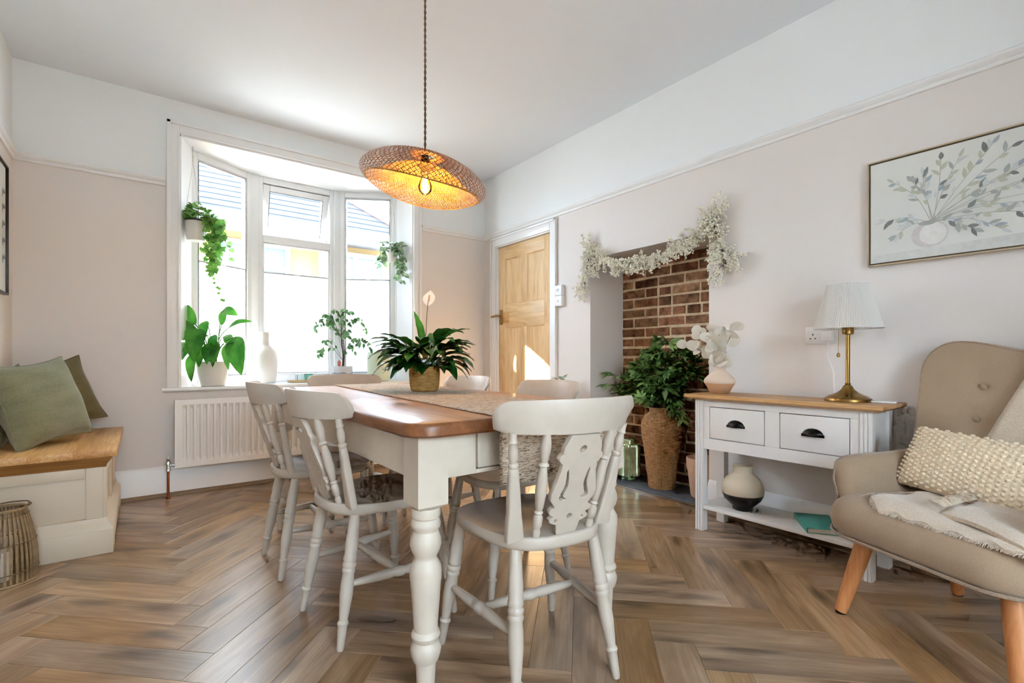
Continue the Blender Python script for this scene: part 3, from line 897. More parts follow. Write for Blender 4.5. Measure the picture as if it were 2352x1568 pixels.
for a, b in ((0.21, 1.205), (1.42, 1.845)):
    MB().box(dx0, dx1, ym - 0.046, ym + 0.046, a, b).build('muntin', M['pine'], dr, bevel=0.002)
    for c, d in ((y0 + st, ym - 0.046), (ym + 0.046, y1 - st)):
        pn = MB().box(dx0 + 0.012, dx1 - 0.01, c, d, a, b).build('panel', M['pine'], dr, smooth=False)
        m = MB()
        ring2 = [(c, d, a, b)]
        for (c_, d_, a_, b_) in ring2:
            t = 0.011
            m.prism([(dx0 + 0.012, 0), (dx0 + 0.003, 0), (dx0 + 0.012, t)], a_, b_, frame_mat((0, c_, 0), (1, 0, 0), (0, 1, 0), (0, 0, 1)))
            m.prism([(dx0 + 0.012, 0), (dx0 + 0.003, 0), (dx0 + 0.012, -t)], a_, b_, frame_mat((0, d_, 0), (1, 0, 0), (0, 1, 0), (0, 0, 1)))
            m.prism([(dx0 + 0.012, 0), (dx0 + 0.003, 0), (dx0 + 0.012, t)], 0, d_ - c_, frame_mat((0, d_, a_), (1, 0, 0), (0, 0, 1), (0, -1, 0)))
            m.prism([(dx0 + 0.012, 0), (dx0 + 0.003, 0), (dx0 + 0.012, -t)], 0, d_ - c_, frame_mat((0, d_, b_), (1, 0, 0), (0, 0, 1), (0, -1, 0)))
        m.build('panel_moulding', M['pine'], pn, smooth=False)
# rim lock and lever handle (on the far edge)
lk = MB().box(dx0 - 0.003, dx0, y1 - 0.155, y1 - 0.035, 1.245, 1.355).build('lock_case', M['oak'], dr, bevel=0.001)
m = MB(); m.box(dx0 - 0.010, dx0 - 0.003, y1 - 0.062, y1 - 0.022, 1.235, 1.375)
pl_ = m.build('handle_plate', M['brass'], dr, bevel=0.002)
MB().tube([(dx0 - 0.01, y1 - 0.042, 1.318), (dx0 - 0.05, y1 - 0.042, 1.318), (dx0 - 0.054, y1 - 0.03, 1.318), (dx0 - 0.056, y1 + 0.05, 1.312)], [0.009, 0.008, 0.009, 0.008], 10).build('lever', M['brass'], pl_)
m = MB(); m.tube(catmull([(dx0 - 0.014, y1 - 0.03, 1.255), (dx0 - 0.02, y1 - 0.055, 1.25), (dx0 - 0.014, y1 - 0.058, 1.30)], 5), 0.004, 6); m.build('latch', M['brass'], pl_)
m = MB(); m.box(dx0 - 0.008, dx0, y0 - 0.002, y0 + 0.012, 1.55, 1.63); m.build('hinge', M['black_iron'], dr, bevel=0.002)
m = MB(); m.box(dx0 - 0.008, dx0, y0 - 0.002, y0 + 0.012, 0.25, 0.33); m.build('hinge', M['black_iron'], dr, bevel=0.002)
struct(MB().box(XO, XO + 0.03, DY0 - 0.1, DY1 + 0.1, -0.1, DZ + 0.1).build('wall_hall', M['wall'], smooth=False))

# ================================================================== OUTSIDE
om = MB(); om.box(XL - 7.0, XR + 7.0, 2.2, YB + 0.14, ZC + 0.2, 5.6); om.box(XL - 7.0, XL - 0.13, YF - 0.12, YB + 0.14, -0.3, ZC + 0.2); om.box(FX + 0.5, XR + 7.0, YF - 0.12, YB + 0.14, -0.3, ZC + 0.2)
struct(om.build('wall_house', M['house_white'], smooth=False))  # unseen house mass, added and shaped to shade the facade opposite
struct(MB().box(-30, 40, 4.6, 45, -0.35, -0.30).build('ground', M['tarmac'], smooth=False))
struct(MB().box(-30, 40, -30, YF - 0.13, -0.35, -0.16).build('ground_bounce_patio', M['patio'], smooth=False))  # unseen patio, added as a pale bounce for the ceiling
struct(MB().box(-9, 10, -7.2, -6.6, -0.3, 2.3).build('wall_light_screen', M['hedge_screen'], smooth=False))  # unseen hedge added to block sky light at the rear door
hs_ = thing('neighbouring_house', 'cream rendered bungalow with slate hipped roof seen through the bay window', 'house', (1.4, 9.0, -0.3))
HX0, HX1, HZ = -1.5, 4.05, 3.10
def H(m, name, mat, par=hs_, **k):
    loc = Vector(hs_.location)
    m.v = [tuple(Vector(p) - loc) for p in m.v]
    return m.build(name, mat, par, **k)
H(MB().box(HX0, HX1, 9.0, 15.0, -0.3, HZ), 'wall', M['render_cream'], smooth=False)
# roof: front slope in stepped courses + right hip slope
ev = 0.4; pit = 0.84; rows = 22; RY0 = 9.0 - ev; RX1 = HX1 + 0.25; ZE = 3.15; DEP = 3.4
m = MB()
for k in range(rows):
    a = DEP * k / rows; b = DEP * (k + 1) / rows + 0.04
    z0 = ZE + a * pit + 0.014; z1 = ZE + b * pit
    m.add([(HX0 - 0.3, RY0 + a, z0), (RX1 - a, RY0 + a, z0), (RX1 - b, RY0 + b, z1), (HX0 - 0.3, RY0 + b, z1), (HX0 - 0.3, RY0 + a, z0 - 0.014), (RX1 - a, RY0 + a, z0 - 0.014)], [(0, 1, 2, 3), (0, 4, 5, 1)])
    m.add([(RX1 - a, RY0 + a, z0), (RX1 - a, 15.6 - a, z0), (RX1 - b, 15.6 - b, z1), (RX1 - b, RY0 + b, z1)], [(0, 1, 2, 3)])
    m.add([(HX0 - 0.3, 15.6 - a, z0), (RX1 - a, 15.6 - a, z0), (RX1 - b, 15.6 - b, z1), (HX0 - 0.3, 15.6 - b, z1)], [(0, 1, 2, 3)])
rf = H(m, 'roof', M['roof_slate'], smooth=False)
H(MB().tube([(RX1, RY0, ZE + 0.06), (RX1 - DEP, RY0 + DEP, ZE + DEP * pit + 0.06)], 0.085, 8), 'hip_tiles', M['ridge_red'], rf)
for o_ in (rf.children): o_.location = (0, 0, 0)
H(MB().box(HX0 - 0.2, RX1, RY0 - 0.02, RY0 + 0.02, ZE - 0.18, ZE + 0.03), 'fascia', M['house_white'], smooth=False)
H(MB().box(HX0 - 0.2, RX1, RY0 + 0.02, 9.0, ZE - 0.18, ZE - 0.16), 'eaves_board', M['house_white'], smooth=False)
H(MB().tube([(HX0 - 0.2, RY0 - 0.07, ZE - 0.03), (RX1, RY0 - 0.07, ZE - 0.03)], 0.055, 8), 'gutter', M['house_white'])
def house_window(x0, x1, z0, z1, yf, nx, zt):
    m = MB(); ring(m, x0, x1, z0, z1, 0.08, yf - 0.05, 9.0)
    m.box(x0 + 0.08, x1 - 0.08, yf - 0.045, yf + 0.02, zt - 0.045, zt + 0.045)
    for k in range(1, nx):
        xx = x0 + (x1 - x0) * k / nx; m.box(xx - 0.05, xx + 0.05, yf - 0.045, yf + 0.02, z0 + 0.08, z1 - 0.08)
    w = H(m, 'window', M['house_white'], smooth=False)
    for k in range(nx):
        a = x0 + (x1 - x0) * k / nx + 0.05; b = x0 + (x1 - x0) * (k + 1) / nx - 0.05
        for (c, d) in ((z0 + 0.06, zt - 0.03), (zt + 0.03, z1 - 0.06)):
            q = H(MB().box(a, b, yf - 0.02, yf - 0.01, c, d), 'pane', M['house_glass'], w, smooth=False)
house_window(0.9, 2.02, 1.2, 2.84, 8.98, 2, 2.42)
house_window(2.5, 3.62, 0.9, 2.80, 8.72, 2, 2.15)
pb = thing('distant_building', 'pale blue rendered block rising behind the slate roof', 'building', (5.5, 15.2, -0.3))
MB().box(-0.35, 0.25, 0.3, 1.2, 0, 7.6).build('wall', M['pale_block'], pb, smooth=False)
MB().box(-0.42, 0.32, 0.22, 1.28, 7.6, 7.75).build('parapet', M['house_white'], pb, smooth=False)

# ================================================================== DINING TABLE
TX0, TX1, TY0, TY1, TZ = 0.52, 1.38, 1.08, 2.93, 0.757
tcx, tcy = (TX0 + TX1) / 2, (TY0 + TY1) / 2
tb = thing('dining_table', 'farmhouse dining table with waxed pine top and cream turned legs', 'table', (tcx, tcy, 0))
hw, hl = (TX1 - TX0) / 2, (TY1 - TY0) / 2
def rounded(hx, hy, r, n=6):
    o = []
    for cx, cy, a0 in ((hx - r, hy - r, 0), (-hx + r, hy - r, pi / 2), (-hx + r, -hy + r, pi), (hx - r, -hy + r, 3 * pi / 2)):
        for k in range(n + 1): a = a0 + pi / 2 * k / n; o.append((cx + r * cos(a), cy + r * sin(a)))
    return o
m = MB(); secs = []
for ins, z in ((0.006, TZ - 0.037), (0.0, TZ - 0.031), (0.0, TZ - 0.009), (0.003, TZ - 0.003), (0.009, TZ)):
    secs.append([(x, y, z) for x, y in rounded(hw - ins, hl - ins, 0.075)])
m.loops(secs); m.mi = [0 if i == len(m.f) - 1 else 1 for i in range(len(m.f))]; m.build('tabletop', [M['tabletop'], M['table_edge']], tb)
LPROF = [(0.0, 0.020), (0.03, 0.0225), (0.10, 0.026), (0.118, 0.027), (0.122, 0.033), (0.130, 0.036), (0.138, 0.0385), (0.152, 0.041), (0.165, 0.038), (0.172, 0.034), (0.176, 0.033), (0.181, 0.036), (0.190, 0.0385), (0.198, 0.036), (0.203, 0.031), (0.21, 0.0315), (0.26, 0.035), (0.33, 0.0405), (0.345, 0.0425), (0.350, 0.0415), (0.354, 0.0425), (0.372, 0.041), (0.385, 0.034), (0.392, 0.030), (0.396, 0.0295), (0.402, 0.031), (0.410, 0.036), (0.428, 0.0415), (0.445, 0.0405), (0.458, 0.036), (0.466, 0.033), (0.470, 0.034), (0.476, 0.0385), (0.486, 0.040), (0.494, 0.037), (0.499, 0.034), (0.503, 0.0375), (0.512, 0.039), (0.522, 0.0385), (0.528, 0.037)]
LPROF = [(z * 0.996, r) for z, r in LPROF]
lm = MB(); lm.lathe([(r, z) for z, r in LPROF], 24)
b_ = 0.0435
sq = []
for z, q in ((0.526, 0.030), (0.536, b_), (TZ - 0.0375, b_)):
    sq.append([(-q, -q, z), (q, -q, z), (q, q, z), (-q, q, z)])
lm.loops(sq)
leg_me = lm.mesh('leg', M['table_paint'], angle=30)
for sx in (-1, 1):
    for yy in (-hl + 0.09, hl - 0.09):
        link('leg', leg_me, tb, loc=(sx * (hw - 0.08), yy, 0))
ax = hw - 0.08; ay = hl - 0.09
for sx in (-1, 1):
    m = MB(); m.box(sx * ax - 0.012 + sx * 0.02, sx * ax + 0.012 + sx * 0.02, -ay + b_, ay - b_, 0.600, TZ - 0.0375); m.build('apron', M['table_paint'], tb, bevel=0.002)
m = MB(); m.box(-ax + b_, ax - b_, ay + 0.008, ay + 0.032, 0.600, TZ - 0.0375); m.build('apron', M['table_paint'], tb, bevel=0.002)
m = MB(); m.box(-ax + b_, -ax + b_ + 0.095, -ay - 0.032, -ay - 0.008, 0.600, TZ - 0.0375); m.box(ax - b_ - 0.095, ax - b_, -ay - 0.032, -ay - 0.008, 0.600, TZ - 0.0375); m.box(-ax + b_ + 0.095, ax - b_ - 0.095, -ay - 0.032, -ay - 0.008, 0.600, 0.612)
m.build('apron', M['table_paint'], tb, bevel=0.002)
dw = MB().box(-ax + b_ + 0.099, ax - b_ - 0.099, -ay - 0.036, -ay - 0.010, 0.615, TZ - 0.0385).build('drawer', M['table_paint'], tb, bevel=0.004)
MB().lathe([(0.008, 0), (0.008, 0.012), (0.016, 0.018), (0.018, 0.026), (0.012, 0.033), (0.001, 0.035)], 14, frame_mat((0, -ay - 0.036, 0.667), (1, 0, 0), (0, 0, 1), (0, -1, 0))).build('knob', M['table_paint'], dw)

# ================================================================== CHAIRS
def curve_plate(name, loops, thick, mat):
    cu = bpy.data.curves.new(name, 'CURVE'); cu.dimensions = '2D'; cu.fill_mode = 'BOTH'
    cu.extrude = thick / 2; cu.bevel_depth = 0.0015; cu.bevel_resolution = 1
    for lp in loops:
        s = cu.splines.new('POLY'); s.points.add(len(lp) - 1); s.use_cyclic_u = True
        for p, (x, y) in zip(s.points, lp): p.co = (x, y, 0, 1)
    o = bpy.data.objects.new(name, cu); COL.objects.link(o)
    dg = bpy.context.evaluated_depsgraph_get()
    me = bpy.data.meshes.new_from_object(o.evaluated_get(dg))
    bpy.data.objects.remove(o); bpy.data.curves.remove(cu)
    me.name = name; me.materials.clear(); me.materials.append(mat)
    return me

def make_chair():
    c = thing('dining_chair', 'x', 'chair', (0, 0, 0))
    # seat: rounded shield, hollowed towards the middle, flat rim at the back
    m = MB(); nt_ = 44
    def outline(th, k):
        cs, sn = cos(th), sin(th); n = 3.0
        x0 = math.copysign(abs(cs) ** (2 / n), cs); y0 = math.copysign(abs(sn) ** (2 / n), sn)
        return x0 * (0.192 + 0.026 * y0) * k, y0 * 0.205 * k
    def hollow(x, y, k):
        h = max(0.0, 1 - k * k) ** 0.8
        back = min(1.0, max(0.0, (y + 0.125) / 0.09)); back = back * back * (3 - 2 * back)
        ridge = 0.006 * max(0, 1 - (x / 0.05) ** 2) * min(1, max(0, (y - 0.02) / 0.15))
        return -0.017 * min(1, h * 1.5) * back + ridge * h
    rings = [0.0001, 0.2, 0.4, 0.58, 0.74, 0.86, 0.94, 0.985]
    secs = []
    for k in rings:
        secs.append([(*outline(2 * pi * j / nt_, k), 0.442 + hollow(*outline(2 * pi * j / nt_, k), k)) for j in range(nt_)])
    top = len(secs)
    for k, z in ((1.0, 0.437), (1.0, 0.418), (0.985, 0.408), (0.93, 0.405), (0.0001, 0.405)):
        secs.append([(*outline(2 * pi * j / nt_, k), z) for j in range(nt_)])
    vs_ = [p for q in secs for p in q]; fs_ = []; mi = []
    for i in range(len(secs) - 1):
        for j in range(nt_):
            k = (j + 1) % nt_
            fs_.append((i * nt_ + j, (i + 1) * nt_ + j, (i + 1) * nt_ + k, i * nt_ + k))
            y_ = secs[i + 1][j][1]
            mi.append(1 if (i < top - 1 and y_ > -0.105) else 0)
    m.v = vs_; m.f = fs_; m.mi = mi
    m.build('seat', [M['chair'], M['chair_seat']], c, angle=60)
    # legs
    LP = [(0.0, 0.0155), (0.12, 0.0185), (0.24, 0.021), (0.31, 0.0195), (0.325, 0.0215), (0.345, 0.0225), (0.36, 0.0195), (0.375, 0.0225), (0.39, 0.0225), (0.405, 0.0195), (0.42, 0.0225), (0.435, 0.0215), (0.45, 0.0185), (0.50, 0.0205), (0.60, 0.021), (0.72, 0.0165), (0.785, 0.0135), (0.795, 0.0165), (0.805, 0.0185), (0.82, 0.0165), (0.83, 0.0145), (0.90, 0.0135), (0.985, 0.0115), (1.0, 0.0095)]
    feet = {}
    for sx in (-1, 1):
        a = Vector((sx * 0.130, -0.140, 0.410)); b = Vector((sx * 0.166, -0.207, 0.0)); feet[(sx, -1)] = (a, b)
        MB().turned(a, b, LP).build('leg', M['chair'], c)
        a = Vector((sx * 0.165, 0.145, 0.410)); b = Vector((sx * 0.213, 0.198, 0.0)); feet[(sx, 1)] = (a, b)
        MB().turned(a, b, LP).build('leg', M['chair'], c)
    SP = [(0.0, 0.0085), (0.10, 0.0115), (0.30, 0.0155), (0.40, 0.0165), (0.44, 0.0135), (0.46, 0.0165), (0.5, 0.0185), (0.54, 0.0165), (0.56, 0.0135), (0.60, 0.0165), (0.70, 0.0155), (0.90, 0.0115), (1.0, 0.0085)]
    mids = []
    for sx in (-1, 1):
        p = feet[(sx, -1)][0].lerp(feet[(sx, -1)][1], 0.53); q = feet[(sx, 1)][0].lerp(feet[(sx, 1)][1], 0.53)
        MB().turned(p, q, SP, 12).build('side_stretcher', M['chair'], c); mids.append((p + q) / 2)
    MB().turned(mids[0], mids[1], SP, 12).build('cross_stretcher', M['chair'], c)
    # top rail, bowed and leaning back
    secs = []; ns = 40; HWD = 0.231
    for i in range(ns + 1):
        t = -1 + 2 * i / ns; x = t * HWD
        yc = -0.284 + 0.094 * t * t
        endr = max(0.0, (abs(t) - 0.80) / 0.20)
        ztop = 0.818 - 0.006 * t * t - 0.030 * endr ** 3.0
        zbot = 0.727 + 0.004 * t * t + 0.007 * max(0, (abs(t) - 0.86) / 0.14) ** 1.6
        # ends: lower edge tucks in
        xb = x * (0.94 if abs(t) > 0.5 else 1 - 0.12 * (abs(t) - 0.0) * 0.0)
        xb = x * (1 - 0.07 * t * t)
        th = 0.0115 * (1 - 0.25 * endr)
        lean = -0.022
        pts = []
        for (s, off) in ((0.0, -th), (0.12, -th * 1.05), (0.5, -th), (0.88, -th * 0.95), (1.0, -th * 0.5), (1.0, th * 0.5), (0.88, th * 0.95), (0.5, th), (0.12, th * 1.05), (0.0, th)):
            z_ = zbot + (ztop - zbot) * s; xx = xb + (x - xb) * s
            pts.append((xx, yc + lean * (s - 0.3) + off, z_))
        secs.append(pts)
    MB().loops(secs).build('top_rail', M['chair'], c, angle=55)
    def rail_pt(x): t = x / HWD; return Vector((x, -0.284 + 0.094 * t * t + 0.007, 0.735))
    # turned spindles
    SPN = [(0.0, 0.0095), (0.06, 0.0115), (0.09, 0.0085), (0.12, 0.013), (0.20, 0.0135), (0.235, 0.0085), (0.25, 0.0125), (0.27, 0.0085), (0.30, 0.0115), (0.45, 0.0155), (0.58, 0.0140), (0.66, 0.0105), (0.685, 0.0085), (0.70, 0.0145), (0.725, 0.0085), (0.76, 0.0115), (0.86, 0.0150), (0.93, 0.0125), (1.0, 0.008)]
    for sx in (-1, 1):
        MB().turned((sx * 0.088, -0.176, 0.440), rail_pt(sx * 0.104), SPN, 12).build('spindle', M['chair'], c)
    # outer stiles: flat tapering foot, turned top
    for sx in (-1, 1):
        a = Vector((sx * 0.146, -0.160, 0.439)); b = rail_pt(sx * 0.182)
        d = b - a; ln = d.length; d.normalize()
        xd = Vector((1, 0, 0)); xd = (xd - d * xd.dot(d)).normalized(); yd = d.cross(xd)
        prof = [(0.0, 0.026, 0.012, 6), (0.16, 0.022, 0.0125, 6), (0.28, 0.0185, 0.0125, 6), (0.45, 0.0165, 0.0125, 5), (0.62, 0.0145, 0.012, 3), (0.665, 0.0135, 0.012, 2.2), (0.675, 0.0115, 0.0105, 2), (0.69, 0.0145, 0.014, 2), (0.71, 0.0145, 0.014, 2), (0.725, 0.0095, 0.0095, 2), (0.76, 0.0125, 0.0125, 2), (0.83, 0.0135, 0.0135, 2), (0.89, 0.0095, 0.0095, 2), (0.91, 0.0135, 0.0135, 2), (0.93, 0.0105, 0.0105, 2), (1.0, 0.0115, 0.0115, 2)]
        secs = []
        for t, wx, wy, n in prof:
            p = a + d * (t * ln)
            lp = []
            for j in range(16):
                th = 2 * pi * (j + 0.5) / 16
                cs, sn = cos(th), sin(th)
                lp.append(p + xd * (math.copysign(abs(cs) ** (2 / n), cs) * wx) + yd * (math.copysign(abs(sn) ** (2 / n), sn) * wy))
            secs.append(lp)
        MB().loops(secs).build('stile', M['chair'], c, angle=45)
    # pierced fiddle splat
    hgt = 0.302
    R = [(0.0, 0.030), (0.13, 0.038), (0.145, 0.050), (0.165, 0.061), (0.19, 0.062), (0.21, 0.054), (0.225, 0.052), (0.245, 0.064), (0.27, 0.068), (0.295, 0.062), (0.31, 0.052), (0.335, 0.058), (0.39, 0.071), (0.45, 0.072), (0.52, 0.066), (0.60, 0.060), (0.68, 0.055), (0.735, 0.054), (0.755, 0.062), (0.785, 0.069), (0.815, 0.066), (0.835, 0.058), (0.855, 0.060), (0.90, 0.058), (0.95, 0.050), (1.0, 0.042)]
    out = [(x, s * hgt) for s, x in R] + [(-x, s * hgt) for s, x in reversed(R)]
    circ = lambda cx, cy, r, n=14: [(cx + r * cos(-2 * pi * k / n), cy + r * sin(-2 * pi * k / n)) for k in range(n)]
    loops = [out, circ(0, 0.87 * hgt, 0.0125)]
    for sx in (-1, 1):
        tear = [(0.034, 0.70), (0.029, 0.64), (0.024, 0.57), (0.024, 0.51), (0.029, 0.46), (0.034, 0.425), (0.031, 0.405), (0.022, 0.398), (0.022, 0.380), (0.032, 0.366), (0.043, 0.375), (0.049, 0.40), (0.047, 0.44), (0.040, 0.49), (0.036, 0.54), (0.037, 0.60), (0.039, 0.66)]
        loops.append([(sx * x, s * hgt) for x, s in tear])
        loops.append(circ(sx * 0.0, 0.205 * hgt, 0.0085) if sx > 0 else circ(0, 0.205 * hgt, 0.0086)) if False else None
    loops = [l for l in loops if l]
    loops.append(circ(0, 0.20 * hgt, 0.010))
    for sx in (-1, 1): loops.append(circ(sx * 0.043, 0.175 * hgt, 0.006))
    me = curve_plate('splat', loops, 0.013, M['chair'])
    a = Vector((0, -0.180, 0.437)); b = Vector((0, -0.279, 0.733))
    d = (b - a).normalized()
    o = link('splat', me, c)
    o.matrix_local = frame_mat(a, (1, 0, 0), d, Vector((1, 0, 0)).cross(d))
    return c

ch0 = make_chair()
G = 'white farmhouse chairs around the dining table'
CH = [((0.952, 1.165), -8, 'white fiddleback chair at the near end of the table, its back towards the viewer'),
      ((0.687, 1.732), -85, 'white fiddleback chair on the left side of the table, nearer the front corner'),
      ((0.662, 2.352), -90, 'white fiddleback chair on the left side of the table, nearer the radiator'),
      ((1.265, 1.700), 84, 'white fiddleback chair on the right side of the table, nearer the console table'),
      ((1.262, 2.365), 90, 'white fiddleback chair on the right side of the table, nearer the pine door'),
      ((1.010, 2.842), 180, 'white fiddleback chair at the far end of the table, by the bay window')]
for i, ((x, y), a, lb) in enumerate(CH):
    c = ch0 if i == 0 else copy_tree(ch0)
    c.location = (x, y, 0); c.rotation_euler = (0, 0, radians(a)); tag(c, lb, 'chair', G)

# ---- table runner
ra = radians(-3.9)
rn = thing('table_runner', 'woven jute runner along the table, one end hanging over the near edge', 'table runner', (0.972, TY0, TZ), ra)
w2 = 0.193
P = []; prof = []
yy = 1.83
path = [(yy, 0.0015)]
n = 30
for k in range(n + 1): path.append((yy - (yy + 0.002) * k / n, 0.0015))
path = path[1:]
path += [(-0.010, 0.000), (-0.014, -0.006), (-0.016, -0.02)] + [(-0.017 - 0.004 * sin(k * 0.5), -0.02 - 0.165 * k / 10) for k in range(1, 11)]
tn = [(0.0, 0.005)]
top = []; bot = []
for i, (y, z) in enumerate(path):
    a = path[max(i - 1, 0)]; b = path[min(i + 1, len(path) - 1)]
    ty, tz = b[0] - a[0], b[1] - a[1]; q = sqrt(ty * ty + tz * tz); ny, nz = -tz / q, ty / q
    if nz < 0 or (abs(nz) < 1e-3 and ny > 0): ny, nz = -ny, -nz
    if y < 0.0 and ny > 0: ny, nz = -ny, -nz
    e = 0.0015 * sin(i * 1.7)
    top.append([(x + (e if abs(x) > 0.15 else 0), y + ny * 0.0045, z + nz * 0.0045) for x in (-w2, -w2 / 2, 0, w2 / 2, w2)])
    bot.append([(x + (e if abs(x) > 0.15 else 0), y, z) for x in (-w2, -w2 / 2, 0, w2 / 2, w2)])
secs = [t + list(reversed(b)) for t, b in zip(top, bot)]
MB().loops(secs).build('cloth', M['runner'], rn, angle=80)
m = MB(); rr = random.Random(5)
for k in range(150):
    y = -0.0 + 1.82 * k / 150
    for sx in (-1, 1):
        m.tube([(sx * (w2 - 0.002), y, 0.003), (sx * (w2 + 0.004), y + 0.004, 0.004), (sx * (w2 - 0.002), y + 0.008, 0.003)], 0.0022, 4)
for k in range(40):
    z_ = -0.02 - 0.165 * k / 40
    for sx in (-1, 1):
        m.tube([(sx * (w2 - 0.002), -0.02, z_), (sx * (w2 + 0.004), -0.02, z_ - 0.003), (sx * (w2 - 0.002), -0.02, z_ - 0.006)], 0.0022, 4)
tag(m.build('edge_stitching', M['runner'], rn), kind='stuff')

# ================================================================== RADIATOR
rd = thing('radiator', 'white ribbed panel radiator under the bay window sill', 'radiator', (0.97, 3.90, 0.2))
RX = 0.80; RH = 0.445
m = MB(); npit = 40
top_ = []
xs = []
pit_ = (2 * RX - 0.07) / npit
zs = [0.035, 0.05, 0.06, RH - 0.06, RH - 0.05, RH - 0.035]
P = []
for zi, z_ in enumerate(zs):
    row = [(-RX + 0.012, -0.03, z_)]
    amp = 0.017 if 1 <= zi <= 4 else 0.0
    if zi in (1, 4): amp = 0.010
    for k in range(npit):
        x = -RX + 0.035 + k * pit_
        for f, a in ((0.0, 0), (0.18, 0), (0.32, 1), (0.68, 1), (0.82, 0)):
            row.append((x + f * pit_, -0.03 + amp * a, z_))
    row.append((RX - 0.012, -0.03, z_)); P.append(row)
m.grid(P)
m.box(-RX, RX, -0.034, -0.022, 0.0, 0.035); m.box(-RX, RX, -0.034, -0.022, RH - 0.035, RH)
m.box(-RX, -RX + 0.013, -0.034, -0.02, 0.035, RH - 0.035); m.box(RX - 0.013, RX, -0.034, -0.02, 0.035, RH - 0.035)
m.build('front_panel', M['rad'], rd, angle=25)
m = MB(); m.box(-RX + 0.01, RX - 0.01, 0.03, 0.042, 0.01, RH - 0.01); m.build('back_panel', M['rad'], rd)
for sx in (-1, 1):
    MB().box(sx * RX - (0.0035 if sx > 0 else 0), sx * RX + (0.0035 if sx < 0 else 0), -0.0195, 0.042, 0.004, RH - 0.002).build('end_panel', M['rad'], rd, bevel=0.0015)
m = MB()
for k in range(84):
    x = -RX + 0.03 + k * (2 * RX - 0.06) / 84
    m.box(x, x + 0.011, -0.018, 0.028, RH - 0.006, RH - 0.001)
m.build('top_grille', M['rad'], rd, smooth=False)
for x in (-0.55, 0.55): MB().box(x - 0.02, x + 0.02, 0.042, 0.098, 0.05, RH - 0.05).build('bracket', M['rad'], rd)
m = MB(); m.tube([(-RX, -0.0, 0.02), (-RX - 0.03, -0.0, 0.02)], 0.008, 10); m.tube([(-RX - 0.034, 0, 0.0), (-RX - 0.034, 0, 0.045)], [0.011, 0.011], 10); m.tube([(-RX - 0.034, 0, 0.045), (-RX - 0.034, 0, 0.062)], 0.007, 8); m.tube([(-RX - 0.034, 0, 0.062), (-RX - 0.034, 0, 0.08)], 0.003, 6)
m.lathe([(0.013, 0.028), (0.013, 0.04)], 6, Matrix.Translation((-RX - 0.034, 0, 0)))
m.lathe([(0.012, -0.02), (0.012, -0.004)], 6, Matrix.Translation((-RX - 0.034, 0, 0)))
m.build('valve', M['chrome'], rd, angle=30)
m = MB(); m.tube([(-RX - 0.034, 0, -0.018), (-RX - 0.034, 0, -0.1985)], 0.0075, 10); m.lathe([(0.014, -0.2), (0.014, -0.195), (0.0075, -0.193)], 12, Matrix.Translation((-RX - 0.034, 0, 0)))
m.build('feed_pipe', M['copper'], rd)
m = MB(); m.tube([(RX, -0.0, 0.02), (RX + 0.034, 0, 0.02), (RX + 0.034, 0, -0.1985)], 0.0075, 10); m.build('return_pipe', M['copper'], rd)

# ================================================================== STORAGE BENCH
bn = thing('storage_bench', 'cream panelled storage bench with oak lid against the left wall', 'bench', (-0.37, 3.495, 0))
bx0, bx1, by0, by1 = -0.185, 0.222, -0.47, 0.455     # body in local
m = MB(); m.box(bx0, bx1, by0, by1, 0.10, 0.405); m.build('body', M['bench_cream'], bn, bevel=0.003)
# framed panels: near end (facing -y) and long side (facing +x)
m = MB(); X = frame_mat((bx0, by0, 0.105), (1, 0, 0), (0, 1, 0), (0, 0, 1)); ring(m, 0.0, bx1 - bx0, 0.0, 0.30, 0.062, -0.012, 0.001, X, 0.03, 0.048)
m.build('end_frame', M['bench_cream'], bn, bevel=0.0025)
m = MB(); X = frame_mat((bx1, by0, 0.105), (0, 1, 0), (-1, 0, 0), (0, 0, 1)); LN = by1 - by0
ring(m, -0.012, LN, 0.0, 0.30, 0.062, -0.012, 0.001, X, 0.03, 0.048); m.box(LN / 2 - 0.035, LN / 2 + 0.035, -0.012, 0.001, 0.03, 0.252, X)
m.build('side_frame', M['bench_cream'], bn, bevel=0.0025)
# plinth with ogee and bracket feet
PR = [(0.0, 0.168), (0.016, 0.166), (0.018, 0.152), (0.024, 0.138), (0.036, 0.124), (0.040, 0.112), (0.040, 0.0)]
def perim(off): return [(bx0, by0 - off), (bx1 + off, by0 - off), (bx1 + off, by1), (bx0, by1)]
secs = [[(x, y, z) for x, y in perim(o)] for o, z in PR[:-1]]
m = MB(); m.loops(secs, None, True, True); m.build('plinth_moulding', M['bench_cream'], bn, angle=50)
m = MB(); m.box(bx0, bx1 + 0.040, by0 - 0.040, by0 - 0.014, 0.0, 0.112)
m.box(bx1 + 0.014, bx1 + 0.040, by0 - 0.014, by0 + 0.10, 0.0, 0.112); m.box(bx1 + 0.014, bx1 + 0.040, by1 - 0.09, by1, 0.0, 0.112); m.box(bx1 + 0.014, bx1 + 0.040, by0 + 0.10, by1 - 0.09, 0.035, 0.112)
m.build('plinth', M['bench_cream'], bn, bevel=0.003)
# lid: moulding then boards
TR = [(0.000, 0.404), (0.012, 0.406), (0.016, 0.420), (0.030, 0.440), (0.036, 0.452), (0.036, 0.456)]
secs = [[(x, y, z) for x, y in perim(o)] for o, z in TR]
m = MB(); m.loops(secs, None, True, True); m.build('cornice', M['oak_dark'], bn, angle=40)
L0, L1_ = bx0, bx1 + 0.052
for k in range(3):
    a = L0 + k * (L1_ - L0) / 3; b = L0 + (k + 1) * (L1_ - L0) / 3
    MB().box(a, b, by0 - 0.052, by1, 0.4565, 0.487).build('lid_board', M['oak'], bn, bevel=0.0015)

